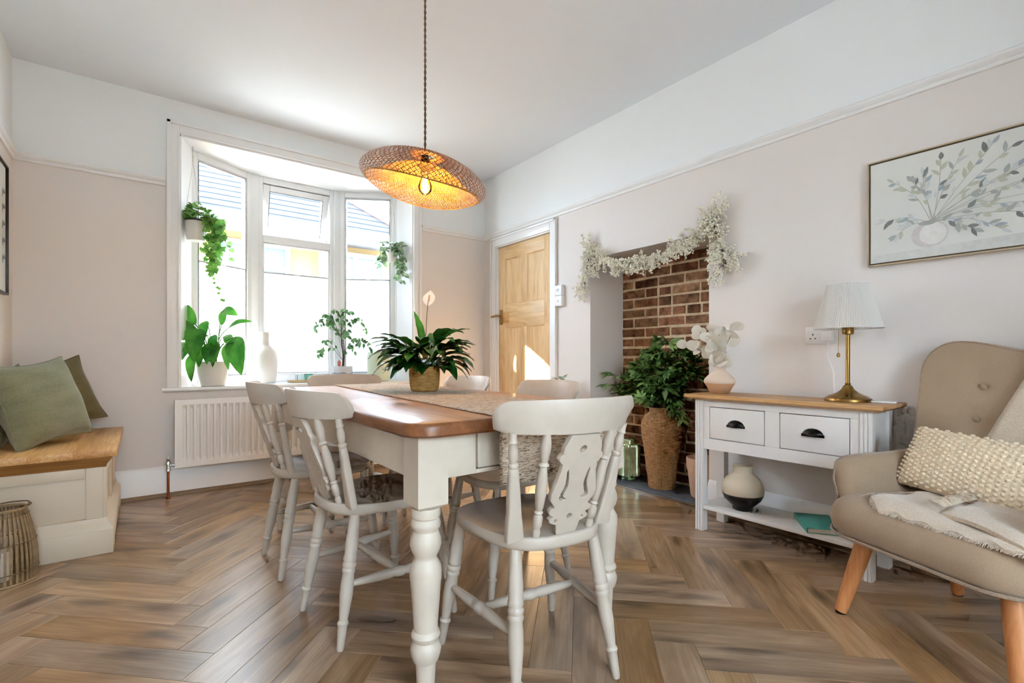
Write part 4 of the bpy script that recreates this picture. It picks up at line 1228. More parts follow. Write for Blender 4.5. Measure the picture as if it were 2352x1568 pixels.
def cushion(name, label, cat, W, Hh, T, mat, loc, rot, piping=None, group=None, seed=1, ears=0.05):
    c = thing(name, label, cat, loc, 0, group); c.rotation_euler = rot
    n = 22; P1 = []; P2 = []
    rr = random.Random(seed)
    ph = [rr.uniform(0, 6) for _ in range(6)]
    for i in range(n + 1):
        u = -1 + 2 * i / n; r1 = []; r2 = []
        for j in range(n + 1):
            v = -1 + 2 * j / n
            pin = 1 - ears * (1 - (v * v)) * abs(u) ** 3 * 1.0
            pin2 = 1 - ears * (1 - (u * u)) * abs(v) ** 3 * 1.0
            x = u * W / 2 * pin; z = v * Hh / 2 * pin2
            e = max(0.0, (1 - u * u)) ** 0.45 * max(0.0, (1 - v * v)) ** 0.45
            wr = 0.004 * sin(5 * u + ph[0] + 3 * v) * e + 0.003 * sin(9 * v + ph[1] - 4 * u) * e
            t = T / 2 * e + wr
            r1.append((x, -t - 0.002, z)); r2.append((x, t + 0.002, z))
        P1.append(r1); P2.append(r2)
    m = MB(); m.grid(P1); m.grid(P2)
    bnd = [P1[i][0] for i in range(n + 1)] + [P1[n][j] for j in range(1, n + 1)] + [P1[i][n] for i in range(n - 1, -1, -1)] + [P1[0][j] for j in range(n - 1, 0, -1)]
    bnd2 = [P2[i][0] for i in range(n + 1)] + [P2[n][j] for j in range(1, n + 1)] + [P2[i][n] for i in range(n - 1, -1, -1)] + [P2[0][j] for j in range(n - 1, 0, -1)]
    m.loops([bnd, bnd2], None, False, False)
    bo = m.build('cover', mat, c, angle=85)
    if piping:
        pts = [Vector(((a[0] + b[0]) / 2, 0, (a[2] + b[2]) / 2)) for a, b in zip(bnd, bnd2)]
        MB().tube(pts + [pts[0]], 0.005, 6).build('seam', piping, c)
    return c
GC = 'green cushions on the bench'
cushion('cushion', 'sage linen cushion in front on the bench, nearest the viewer', 'cushion', 0.43, 0.43, 0.20, M['sage'], (-0.402, 3.35, 0.487 + 0.214), (radians(-17), radians(-6), radians(56)), M['sage'], GC, 2, ears=0.13)
cushion('cushion', 'olive linen cushion leaning in the wall corner at the back of the bench', 'cushion', 0.40, 0.40, 0.15, M['olive'], (-0.395, 3.80, 0.487 + 0.214), (radians(-15), radians(-14), radians(36)), M['olive'], GC, 5, ears=0.13)
cushion('cushion', 'dark green cushion squeezed between the sage cushion and the left wall', 'cushion', 0.38, 0.40, 0.07, M['olive'], (-0.545, 3.58, 0.487 + 0.198), (radians(-3), 0, radians(86)), M['olive'], GC, 9, ears=0.12)

# ================================================================== CONSOLE TABLE
cs_ = thing('console_table', 'white console table with oak top and two drawers by the fireplace', 'console table', (2.51, 1.10, 0))
cx0, cx1, cy0, cy1 = -0.135, 0.125, -0.402, 0.40
CZ = 0.727
m = MB(); secs = []
for ins, z in ((0.020, CZ - 0.028), (0.0, CZ - 0.016), (0.0, CZ - 0.004), (0.003, CZ)):
    secs.append([(cx0 - 0.032 + ins, cy0 - 0.045 + ins, z), (cx1 + 0.018, cy0 - 0.045 + ins, z), (cx1 + 0.018, cy1 + 0.045 - ins, z), (cx0 - 0.032 + ins, cy1 + 0.045 - ins, z)])
m.loops(secs); m.build('top', M['console_top'], cs_, angle=30)
lw = 0.046
for yy in (cy0, cy1 - lw):
    for xx in (cx0, cx1 - lw):
        m = MB()
        # fluted front face: three reeds
        if xx == cx0:
            m.box(xx + 0.004, xx + lw, yy, yy + lw, 0, CZ - 0.028)
            for k in range(3): m.box(xx, xx + 0.004, yy + 0.003 + k * 0.0145, yy + 0.003 + k * 0.0145 + 0.011, 0, CZ - 0.028)
        else: m.box(xx, xx + lw, yy, yy + lw, 0, CZ - 0.028)
        m.build('leg', M['console_paint'], cs_, bevel=0.0012, seg=1)
zb0, zb1 = 0.438, CZ - 0.0285
m = MB()
m.box(cx0 + 0.008, cx0 + 0.022, cy0 + lw, cy1 - lw, zb0, zb0 + 0.058)       # lower rail
m.box(cx0 + 0.008, cx0 + 0.022, cy0 + lw, cy1 - lw, zb1 - 0.034, zb1)       # upper rail
ymid = (cy0 + cy1) / 2
m.box(cx0 + 0.008, cx0 + 0.022, ymid - 0.034, ymid + 0.034, zb0 + 0.058, zb1 - 0.034)
m.box(cx0 + 0.008, cx0 + 0.022, cy0 + lw, cy0 + lw + 0.034, zb0 + 0.058, zb1 - 0.034)
m.box(cx0 + 0.008, cx0 + 0.022, cy1 - lw - 0.034, cy1 - lw, zb0 + 0.058, zb1 - 0.034)
m.box(cx1 - 0.03, cx1 - 0.012, cy0 + lw, cy1 - lw, zb0, zb1)
m.box(cx0 + lw, cx1 - lw, cy0 + 0.012, cy0 + 0.03, zb0, zb1); m.box(cx0 + lw, cx1 - lw, cy1 - 0.03, cy1 - 0.012, zb0, zb1)
m.box(cx0 + 0.03, cx1 - 0.03, cy0 + 0.03, cy1 - 0.03, zb0 + 0.02, zb0 + 0.03)
m.build('frame', M['console_paint'], cs_, bevel=0.0012, seg=1)
MB().box(cx0 + 0.024, cx0 + 0.03, cy0 + lw, cy1 - lw, zb0 + 0.02, zb1).build('void_shade_sheet', M['gasket'], cs_, smooth=False)  # dark sheet standing in for the shade inside the drawer case
for a, b in ((cy0 + lw + 0.0375, ymid - 0.0375), (ymid + 0.0375, cy1 - lw - 0.0375)):
    d = MB().box(cx0 + 0.0065, cx0 + 0.0235, a, b, zb0 + 0.0615, zb1 - 0.0375).build('drawer', M['console_paint'], cs_, bevel=0.002)
    yc = (a + b) / 2; zc = (zb0 + 0.058 + zb1 - 0.034) / 2 - 0.004
    # cup pull
    P = []
    for i in range(9):
        th = pi * i / 8
        row = []
        for j in range(6):
            ph = (pi / 2) * j / 5
            row.append((cx0 + 0.0065 - 0.024 * sin(ph) * (0.25 + 0.75 * sin(th)), yc + 0.044 * cos(th) * (0.62 + 0.38 * cos(ph)), zc + 0.030 * sin(th) * cos(ph) - 0.006 * sin(ph)))
        P.append(row)
    m = MB(); m.grid(P); m.box(cx0 + 0.004, cx0 + 0.0066, yc - 0.047, yc + 0.047, zc - 0.008, zc + 0.004)
    m.build('cup_handle', M['black_iron'], d, angle=60)
sh = MB(); sh.box(cx0 + 0.006, cx1 - 0.006, cy0 + 0.012, cy1 - 0.012, 0.118, 0.138)
sh.build('shelf', M['console_paint'], cs_, bevel=0.002)

# ================================================================== ARMCHAIR
ac = thing('armchair', 'beige linen wing armchair with tapered beech legs beside the console', 'armchair', (2.170, 0.335, 0), radians(66.8))
def seat_outline(ins, n=9, hx=0.318, y0=-0.26, y1=0.335, rf=0.13, rbk=0.06):
    o = []
    for cx, cy, r, a0 in ((hx - rf, y1 - rf, rf, 0), (-hx + rf, y1 - rf, rf, pi / 2), (-hx + rbk, y0 + rbk, rbk, pi), (hx - rbk, y0 + rbk, rbk, 3 * pi / 2)):
        for k in range(n + 1):
            a = a0 + pi / 2 * k / n; rr = max(r - ins, 0.004)
            o.append((cx + rr * cos(a), cy + rr * sin(a)))
    # slight bow of the front edge
    return [(x, y + (0.02 * (1 - (x / hx) ** 2) if y > 0.2 else 0)) for x, y in o]
secs = []
for ins, z in ((0.10, 0.296), (0.03, 0.299), (0.006, 0.308), (0.0, 0.322), (-0.006, 0.348), (-0.002, 0.378), (0.012, 0.402), (0.038, 0.422), (0.075, 0.434), (0.115, 0.440)):
    secs.append([(x, y, z - 0.02 * max(0, -y) / 0.26) for x, y in seat_outline(ins)])
MB().loops(secs).build('seat', M['linen'], ac, angle=60)
pp = [(x, y, 0.305) for x, y in seat_outline(-0.002)]
MB().tube(pp + [pp[0], pp[1]], 0.0055, 6, caps=False).build('seat_piping', M['piping'], ac)
# arms: swept rounded side panels
for s in (-1, 1):
    ys = [-0.25, -0.20, -0.14, -0.06, 0.02, 0.10, 0.16, 0.205, 0.232, 0.248, 0.254]
    zt_of = [0.60, 0.580, 0.568, 0.562, 0.560, 0.559, 0.557, 0.550, 0.537, 0.520, 0.50]
    th_of = [0.045, 0.046, 0.047, 0.048, 0.048, 0.048, 0.047, 0.045, 0.039, 0.027, 0.010]
    secs = []; pipe = []
    for y, zt, th in zip(ys, zt_of, th_of):
        lp = []; zb = 0.32 if y < 0.23 else (0.35 if y < 0.25 else 0.375)
        for j in range(24):
            a = 2 * pi * j / 24; cs, sn = cos(a), sin(a); q = 3.2
            xx = math.copysign(abs(cs) ** (2 / q), cs) * th; z_ = (zt + zb) / 2 + math.copysign(abs(sn) ** (2 / q), sn) * (zt - zb) / 2
            lp.append((s * (0.280 + xx + 0.028 * (z_ - 0.42) / 0.15), y, z_))
        secs.append(lp)
        pipe.append(Vector(max(lp, key=lambda v: s * v[0] * 1.2 + v[2])))
    MB().loops(secs).build('arm', M['linen'], ac, angle=60)
    tail = [Vector((s * 0.318, 0.252, 0.47)), Vector((s * 0.306, 0.252, 0.43)), Vector((s * 0.300, 0.256, 0.40)), Vector((s * 0.308, 0.262, 0.36)), Vector((s * 0.318, 0.245, 0.325)), Vector((s * 0.319, 0.215, 0.306))]
    MB().tube(catmull(pipe[1:-1] + tail, 4), 0.0048, 6).build('arm_piping', M['piping'], ac)
# back shell
BX = 0.350
def back_top(x):
    t = abs(x) / BX
    q = max(0.0, min(1.0, (t - 0.15) / 0.6)); q = q * q * (3 - 2 * q)
    r = 0.085; e = max(0.0, (abs(x) - (BX - r)) / r)
    return 0.938 + 0.045 * q - 0.105 * (1 - sqrt(max(0.0, 1 - min(1.0, e) ** 2.2)))
def back_pt(x, s, depth):
    zt = back_top(x); z = 0.36 + (zt - 0.36) * s
    y = -0.205 - 0.17 * ((z - 0.36) / 0.62) + 0.075 * (abs(x) / BX) ** 2.2 - depth
    return (x * (1 + 0.10 * min(1.0, max(0.0, (z - 0.5) / 0.35))), y, z)
nx, ns = 40, 24
TUFT = [(0.195, 0.81), (0.195, 0.69), (-0.195, 0.81), (-0.195, 0.69), (0.0, 0.81), (0.0, 0.69)]
P1, P2 = [], []
for i in range(ns + 1):
    s = i / ns; r1 = []; r2 = []
    for j in range(nx + 1):
        x = BX * sin(pi / 2 * (-1 + 2 * j / nx))
        e = (1 - (abs(x) / BX) ** 8) * (1 - s ** 10)
        p = Vector(back_pt(x, s, 0.0))
        dim = sum(math.exp(-(((p.x - a) ** 2 + (p.z - b) ** 2) / 0.0016)) for a, b in TUFT)
        r1.append((p.x, p.y + 0.018 * e - 0.022 * dim + 0.0, p.z))
        q = Vector(back_pt(x, s, 0.065 + 0.02 * e)); r2.append(tuple(q))
    P1.append(r1); P2.append(r2)
m = MB(); m.grid(P1); m.grid(P2)
b1 = [P1[0][j] for j in range(nx + 1)] + [P1[i][nx] for i in range(1, ns + 1)] + [P1[ns][j] for j in range(nx - 1, -1, -1)] + [P1[i][0] for i in range(ns - 1, 0, -1)]
b2 = [P2[0][j] for j in range(nx + 1)] + [P2[i][nx] for i in range(1, ns + 1)] + [P2[ns][j] for j in range(nx - 1, -1, -1)] + [P2[i][0] for i in range(ns - 1, 0, -1)]
m.loops([b1, b2], None, False, False)
m.build('back', M['linen'], ac, angle=70)
edge = [P1[i][nx] for i in range(3, ns + 1)] + [P1[ns][j] for j in range(nx - 1, -1, -1)] + [P1[i][0] for i in range(ns - 1, 2, -1)]
MB().tube([(x, y - 0.004, z) for x, y, z in edge], 0.0055, 6).build('back_piping', M['piping'], ac)
for a, b in TUFT:
    a0 = a / (1 + 0.10 * min(1.0, max(0.0, (b - 0.5) / 0.35))); sI = (b - 0.36) / (back_top(a0) - 0.36); p = Vector(back_pt(a0, sI, 0.0))
    MB().lathe([(0.0005, 0.006), (0.008, 0.005), (0.0135, 0.0), (0.012, -0.006), (0.0005, -0.008)], 14, frame_mat((p.x, p.y + 0.004, p.z), (1, 0, 0), (0, 0.27, 0.96), (0, 0.96, -0.27))).build('button', M['linen'], ac)
for sx in (-1, 1):
    for sy in (-1, 1):
        a = Vector((sx * 0.205, sy * 0.19 + (0.03 if sy > 0 else 0), 0.312)); b = Vector((sx * 0.262, sy * 0.282, 0.008))
        l_ = MB().turned(a, b, [(0, 0.030), (0.5, 0.026), (1.0, 0.0195)], 18).build('leg', M['chair_leg'], ac)
        MB().turned(b, b - Vector((0, 0, 0.008)), [(0, 0.017), (1, 0.017)], 14).build('glide', M['black_iron'], l_)

# lumbar pillow with knitted bobbles
pc = thing('lumbar_pillow', 'cream bobble-knit lumbar pillow on the armchair seat', 'pillow', (2.170 + 0.394 * 0.02 + 0.919 * 0.02, 0.335 + 0.919 * 0.02 - 0.394 * 0.02, 0.438 + 0.110), 0)
pc.rotation_euler = Euler((radians(-30), radians(3), radians(66.8 + 180)), 'XYZ')
n = 20; PW, PH, PT = 0.47, 0.235, 0.11
P1, P2 = [], []
for i in range(n + 1):
    u = -1 + 2 * i / n; a = []; b = []
    for j in range(n + 1):
        v = -1 + 2 * j / n
        e = max(0, 1 - u * u) ** 0.4 * max(0, 1 - v * v) ** 0.4
        x = u * PW / 2 * (1 - 0.03 * (1 - v * v)); z = v * PH / 2 * (1 - 0.03 * (1 - u * u))
        a.append((x, -PT / 2 * e - 0.002, z)); b.append((x, PT / 2 * e + 0.002, z))
    P1.append(a); P2.append(b)
m = MB(); m.grid(P1); m.grid(P2); m.build('cover', M['bobble'], pc, angle=80)
m = MB()
for i in range(24):
    for j in range(15):
        u = -0.965 + 1.93 * i / 23; v = -0.94 + 1.88 * (j + (0.5 if i % 2 else 0)) / 14.5
        e = max(0, 1 - u * u) ** 0.4 * max(0, 1 - v * v) ** 0.4
        x = u * PW / 2 * (1 - 0.03 * (1 - v * v)); z = v * PH / 2 * (1 - 0.03 * (1 - u * u))
        for sg in (-1, 1):
            y = sg * (PT / 2 * e + 0.002)
            r = 0.0068
            prof = [(0.0005, r * 0.8), (r * 0.75, r * 0.55), (r, 0.0), (r * 0.75, -r * 0.5)]
            m.lathe(prof, 6, frame_mat((x, y, z), (1.25, 0, 0), (0, 0, 1) if sg < 0 else (0, 0, -1), (0, sg, 0)), True, False)
tag(m.build('bobbles', M['bobble'], pc, angle=80), kind='stuff')

# folded throw on the seat
tw = thing('wool_throw', 'oat wool throw with frayed edge folded over the armchair seat', 'throw', tuple(ac.location), radians(66.8))
rr = random.Random(4)
n1, n2 = 34, 26
P = []
def seat_z(x, y):
    # height of the seat surface below the cloth
    d = min(0.318 - abs(x), 0.345 - y)
    z = 0.440 - 0.02 * max(0, -y) / 0.26
    if d < 0.115: z -= 0.0 + 0.070 * ((0.115 - max(d, -0.02)) / 0.135) ** 2.1
    return z
for i in range(n1 + 1):
    row = []
    s = i / n1
    for j in range(n2 + 1):
        t = j / n2
        x = 0.165 - 0.47 * s
        yf = 0.315 - 0.10 * max(0, (0.22 - s) / 0.22) ** 2 + 0.006 * sin(s * 37)
        y = -0.10 + (yf + 0.10) * t
        x += 0.05 * (t - 0.5) * (1 - s) + 0.006 * sin(t * 29) * (1 if i == 0 else 0)
        z = seat_z(x, y) + 0.012 + 0.004 * sin(9 * s + 6 * t) + 0.003 * sin(17 * t - 5 * s)
        if s < 0.05: z -= 0.008 * (1 - s / 0.05)
        row.append((x, y, z))
    P.append(row)
m = MB(); m.grid(P)
low = [[(x, y, z - 0.011) for x, y, z in r] for r in P]
m.grid(low)
bb = [P[i][0] for i in range(n1 + 1)] + [P[n1][j] for j in range(1, n2 + 1)] + [P[i][n2] for i in range(n1 - 1, -1, -1)] + [P[0][j] for j in range(n2 - 1, 0, -1)]
bl_ = [(x, y, z - 0.011) for x, y, z in bb]
m.loops([bb, bl_], None, False, False)
m.build('cloth', M['throw'], tw, angle=80)
# upper fold crossing the front right
P = []
for i in range(18):
    s = i / 17; row = []
    for j in range(13):
        t = j / 12
        x = -0.045 - 0.255 * s + 0.04 * (1 - t); y = 0.02 + 0.29 * t - 0.06 * (1 - s) * (t)
        z = seat_z(x, y) + 0.024 + 0.007 * sin(pi * min(1, s * 1.3)) + 0.004 * sin(11 * t + 4 * s) - (0.006 if i in (0, 17) or j in (0, 12) else 0)
        row.append((x, y, z))
    P.append(row)
m = MB(); m.grid(P); m.grid([[(x, y, z - 0.012) for x, y, z in r] for r in P])
bb = [P[i][0] for i in range(18)] + [P[17][j] for j in range(1, 13)] + [P[i][12] for i in range(16, -1, -1)] + [P[0][j] for j in range(11, 0, -1)]
m.loops([bb, [(x, y, z - 0.012) for x, y, z in bb]], None, False, False)
m.build('top_fold', M['throw'], tw, angle=80)
m = MB()
def strand(p, d, ln, r=0.0011):
    p = Vector(p); d = Vector(d)
    q = p + d * ln * 0.5 + Vector((rr.uniform(-.3, .3), rr.uniform(-.3, .3), rr.uniform(-.2, .2))) * ln * 0.5
    e = p + d * ln + Vector((rr.uniform(-.4, .4), rr.uniform(-.4, .4), -0.3)) * ln * 0.5
    m.tube([p, q, e], [r, r, r * 0.4], 3)
for k in range(420):
    s = rr.random(); t = 1.0
    x = 0.165 - 0.47 * s + 0.025 * (1 - s); yf = 0.315 - 0.10 * max(0, (0.22 - s) / 0.22) ** 2
    strand((x, yf - 0.004, seat_z(x, yf) + 0.010), (0.05, 0.8, -0.35), rr.uniform(0.008, 0.018))
for k in range(220):
    t = rr.random(); x = 0.165 + 0.05 * (t - 0.5); y = -0.10 + 0.38 * t
    strand((x - 0.003, y, seat_z(x, y) + 0.008), (0.8, 0.1, -0.2), rr.uniform(0.006, 0.014))
tag(m.build('fringe', M['throw'], tw), kind='stuff')
m = MB()
for k in range(320):
    t = rr.random()
    x = -0.045 + 0.04 * (1 - t) - 0.01; y = 0.02 + 0.29 * t - 0.06 * t
    strand((x, y, seat_z(x, y) + 0.034), (0.5, 0.35, 0.5), rr.uniform(0.02, 0.05), 0.0014)
tag(m.build('brown_fringe', M['fringe'], tw), kind='stuff')

# second throw hung over the chair back
tb2 = thing('back_throw', 'pale oat throw hanging over the back of the armchair', 'throw', tuple(ac.location), radians(66.8))
P = []
for i in range(30):
    s = i / 29; row = []
    for j in range(16):
        t = j / 15
        if s < 0.62:
            q = s / 0.62; sv = 0.35 + 0.65 * q
            x = 0.075 - 0.045 * (1 - q) ** 0.8 - 0.30 * t - 0.06 * (1 - q)
            x = 0.03 + 0.12 * (1 - q) - 0.28 * t
            px, py, pz = back_pt(x, sv, 0.0)
            row.append((px, py + 0.030 + 0.005 * sin(6 * t * 2 + q * 3), pz + 0.004 * (q > 0.97)))
        else:
            q = (s - 0.62) / 0.38
            x = 0.03 - 0.28 * t
            px, py, pz = back_pt(x, 1.0 - max(0, q - 0.25) * 0.9, 0.0)
            w = min(1, q / 0.25)
            row.append((px, py + 0.030 - 0.135 * w, pz + 0.018 * sin(pi * w)))
    P.append(row)
m = MB(); m.grid(P)
bo = m.build('cloth', M['throw'], tb2, angle=80)
sm = bo.modifiers.new('thickness', 'SOLIDIFY'); sm.thickness = 0.008; sm.offset = 1.0

# ================================================================== PENDANT LAMP
pd = thing('pendant_lamp', 'wavy woven bamboo pendant lamp hanging over the dining table', 'pendant lamp', (1.015, 1.985, 1.745))
# outer profile from crown to lip, inner return from lip to crown
OUT = [(0.0, 0.035, 0.082), (0.10, 0.085, 0.080), (0.25, 0.150, 0.066), (0.42, 0.208, 0.040), (0.58, 0.252, 0.006), (0.70, 0.274, -0.022), (0.80, 0.278, -0.042), (0.90, 0.268, -0.060), (1.0, 0.246, -0.070)]
INN = [(0.0, 0.246, -0.070), (0.25, 0.205, -0.045), (0.5, 0.155, -0.006), (0.75, 0.10, 0.024), (1.0, 0.05, 0.034)]
def prof3(pr, t):
    for (a, r0, z0), (b, r1, z1) in zip(pr, pr[1:]):
        if a <= t <= b:
            q = (t - a) / (b - a); return r0 + (r1 - r0) * q, z0 + (z1 - z0) * q
    return pr[-1][1:]
tilt = Matrix.Rotation(radians(10.5), 4, Vector((sin(radians(37)), cos(radians(37)), 0)))
tilt = tilt @ Matrix.Rotation(radians(1.5), 4, Vector((cos(radians(37)), -sin(radians(37)), 0)))
def shade_pt(pr, th, t, off=0.0):
    r, z = prof3(pr, t)
    wv = (r / 0.278) ** 2
    rel = th + radians(37.18)     # 0 = camera right
    z += (-0.016 * cos(2 * (rel + radians(75))) - 0.006) * wv + off
    r *= 1 + 0.025 * cos(2 * rel - 0.5) * wv
    return tilt @ Vector((r * cos(th), r * sin(th), z))
def weave(pr, nst, turn, wid, nseg, offs, t0=0.0, t1=1.0):
    m = MB()
    for dirn in (1, -1):
        for k in range(nst):
            th0 = 2 * pi * k / nst
            vs_ = []
            for i in range(nseg + 1):
                t = t0 + (t1 - t0) * i / nseg
                th = th0 + dirn * turn * t
                o = offs * dirn * (1 if (i // 1) % 2 else -1) * 0.5
                r, _ = prof3(pr, t); da = wid / max(r, 0.03)
                vs_ += [shade_pt(pr, th - da / 2, t, o), shade_pt(pr, th + da / 2, t, o)]
            m.add(vs_, [(2 * i, 2 * i + 1, 2 * i + 3, 2 * i + 2) for i in range(nseg)])
    return m
weave(OUT, 64, 1.0, 0.0046, 26, 0.003).build('outer_weave', M['bamboo'], pd, smooth=False)
weave(INN, 104, 0.8, 0.0046, 14, 0.003)  .build('inner_weave', M['bamboo_inner'], pd, smooth=False)
m = MB()
for k in range(3):
    tt = 0.97 + 0.015 * k
    m.tube([shade_pt(OUT, 2 * pi * j / 72, tt) for j in range(73)], 0.0012, 5, caps=False)
m.tube([shade_pt(OUT, 2 * pi * j / 48, 0.0) for j in range(49)], 0.004, 5, caps=False)
m.tube([shade_pt(INN, 2 * pi * j / 48, 1.0) for j in range(49)], 0.003, 5, caps=False)
m.build('rim_hoop', M['bamboo_inner'], pd)
m = MB(); m.lathe([(0.005, 0.09), (0.016, 0.085), (0.020, 0.06), (0.021, 0.02), (0.018, 0.005), (0.001, 0.004)], 16); m.build('lamp_holder', M['black_iron'], pd)
bu = MB(); bu.lathe([(0.012, 0.006), (0.014, -0.008), (0.026, -0.035), (0.031, -0.055), (0.027, -0.075), (0.014, -0.088), (0.001, -0.091)], 18, None, False, True)
bu = bu.build('bulb', M['bulb_glass'], pd)
m = MB()
for k in range(4):
    a = pi / 2 * k; m.tube([(0.007 * cos(a), 0.007 * sin(a), -0.015), (0.011 * cos(a), 0.011 * sin(a), -0.045), (0.006 * cos(a), 0.006 * sin(a), -0.072)], 0.0022, 6)
m.build('filament', M['filament'], bu)
pld = bpy.data.lights.new('pendant_light', 'POINT'); pld.energy = 7.0; pld.color = (1.0, 0.62, 0.24); pld.shadow_soft_size = 0.02
plo = bpy.data.objects.new('pendant_light', pld); COL.objects.link(plo); plo.parent = pd; plo.location = (0, 0, -0.05)
m = MB()
for ph in (0, pi):
    m.tube([(0.0028 * cos(k * 0.55 + ph), 0.0028 * sin(k * 0.55 + ph), 0.085 + (ZC - 1.745 - 0.11) * k / 170) for k in range(171)], 0.003, 5)
m.build('flex', M['cord_brown'], pd)
MB().lathe([(0.048, ZC - 1.7455), (0.046, ZC - 1.760), (0.030, ZC - 1.775), (0.006, ZC - 1.782)], 24).build('ceiling_rose', M['white_plastic'], pd)

# ================================================================== TABLE LAMP
tl = thing('table_lamp', 'antique brass table lamp with pleated white shade on the console', 'table lamp', (2.515, 0.83, CZ))
MB().lathe([(0.090, 0.0), (0.091, 0.006), (0.088, 0.014), (0.078, 0.020), (0.074, 0.024), (0.060, 0.029), (0.042, 0.038), (0.026, 0.052), (0.020, 0.062), (0.018, 0.068), (0.014, 0.072)], 36).build('base', M['brass'], tl)
MB().lathe([(0.010, 0.070), (0.012, 0.078), (0.0085, 0.084), (0.0085, 0.285), (0.0085, 0.30)], 16).build('stem', M['brass'], tl)
MB().lathe([(0.010, 0.296), (0.021, 0.300), (0.0225, 0.306), (0.0225, 0.332), (0.020, 0.336), (0.015, 0.338), (0.015, 0.37)], 20).build('lamp_holder', M['brass'], tl)
P = []
npl = 96
for i in range(9):
    q = i / 8; row = []
    for j in range(npl * 2):
        a = 2 * pi * j / (npl * 2); r = 0.130 + (0.078 - 0.130) * q + (0.0016 if j % 2 else -0.0016)
        row.append((r * cos(a), r * sin(a), 0.325 + 0.198 * q))
    P.append(row)
sd = MB().grid(P, None, True).build('shade', M['shade'], tl, smooth=False)
m = MB()
for r, z in ((0.1305, 0.326), (0.0785, 0.522)): m.tube([(r * cos(2 * pi * k / 48), r * sin(2 * pi * k / 48), z) for k in range(49)], 0.0025, 5, caps=False)
m.tube([(-0.077, 0, 0.515), (0.077, 0, 0.515)], 0.0015, 4); m.tube([(0, -0.077, 0.515), (0, 0.077, 0.515)], 0.0015, 4); m.tube([(0, 0, 0.36), (0, 0, 0.515)], 0.0015, 4)
m.build('shade_rim', M['matt_white'], sd)
m = MB(); pcx, pcy = -0.022, 0.030
m.tube([(pcx, pcy, 0.315), (pcx, pcy, 0.215)], 0.0009, 4); m.lathe([(0.001, 0.217), (0.006, 0.213), (0.0075, 0.206), (0.006, 0.199), (0.001, 0.196)], 10, Matrix.Translation((pcx, pcy, 0)))
m.build('pull_chain', M['brass'], tl)

# socket, plug and cable on the right wall
so = thing('wall_socket', 'white double wall socket between the lamp and the fireplace', 'socket', (XR, 1.0, 1.033))
m = MB(); m.box(-0.009, -0.0005, -0.073, 0.073, -0.043, 0.043); m.build('face_plate', M['white_plastic'], so, bevel=0.003)
for yy in (0.037, -0.037):
    MB().box(-0.0125, -0.009, yy + (0.016 if yy > 0 else -0.024), yy + (0.024 if yy > 0 else -0.016), 0.010, 0.028).build('rocker', M['white_plastic'], so, bevel=0.001)
    for dy, dz, w, h in ((0, 0.004, 0.0025, 0.005), (-0.011, -0.016, 0.004, 0.0025), (0.011, -0.016, 0.004, 0.0025)):
        MB().box(-0.0095, -0.0089, yy + dy - w, yy + dy + w, dz - h, dz + h).build('pin_hole', M['gasket'], so, smooth=False)
pg = thing('mains_plug', 'white mains plug and lead in the right side of the wall socket', 'plug', (XR - 0.0095, 0.963, 1.028))
m = MB(); m.box(-0.036, -0.0005, -0.024, 0.024, -0.026, 0.022); m.build('plug_body', M['white_plastic'], pg, bevel=0.006)
m = MB(); m.tube(catmull([(-0.02, 0, -0.024), (-0.024, -0.004, -0.10), (-0.018, -0.022, -0.17), (-0.03, -0.030, -0.23), (-0.035, -0.034, -0.28), (-0.05, -0.045, -0.2965), (-0.075, -0.07, -0.298)], 6), 0.0028, 6); m.build('lead', M['white_plastic'], pg)

# white charger tag on the console
rm = thing('charger', 'thin white charger lying beside the brass lamp base', 'charger', (2.53, 0.712, CZ), radians(8))
MB().box(-0.02, 0.02, -0.055, 0.045, 0.0005, 0.009).build('casing', M['white_plastic'], rm, bevel=0.003)
m = MB(); m.tube(catmull([(0, 0.044, 0.0045), (0.01, 0.07, 0.003), (0.03, 0.11, 0.003)], 5), 0.0018, 5); m.build('lead', M['gasket'], rm)

# thermostat boxes beside the door
for k, (z, lb) in enumerate(((1.462, 'upper white heating control box on the wall beside the door'), (1.377, 'lower white light switch box on the wall beside the door'))):
    t_ = thing('wall_control', lb, 'control', (XR, 2.893, z), 0, 'white control boxes beside the pine door')
    MB().box(-0.034, -0.0005, -0.042, 0.042, -0.042, 0.042).build('casing', M['white_plastic'], t_, bevel=0.004)
    if k == 0: MB().box(-0.0352, -0.0338, -0.012, 0.018, -0.008, 0.014).build('display', M['grey_plastic'], t_, bevel=0.0005)
    else: MB().lathe([(0.009, 0), (0.009, 0.003), (0.007, 0.004)], 14, frame_mat((-0.034, 0, 0), (0, 1, 0), (0, 0, 1), (-1, 0, 0))).build('button', M['grey_plastic'], t_)

# ================================================================== POTS AND ORNAMENTS
def pot(name, label, cat, loc, prof, mat, part='body', n=32, soil=None, group=None):
    t = thing(name, label, cat, loc, 0, group)
    MB().lathe(prof, n, None, True, False).build(part, mat, t)
    if soil: MB().lathe([(soil[0], soil[1]), (soil[0] * 0.5, soil[1] + 0.004), (0.001, soil[1] + 0.005)], 20).build('soil', M['soil'], t)
    return t
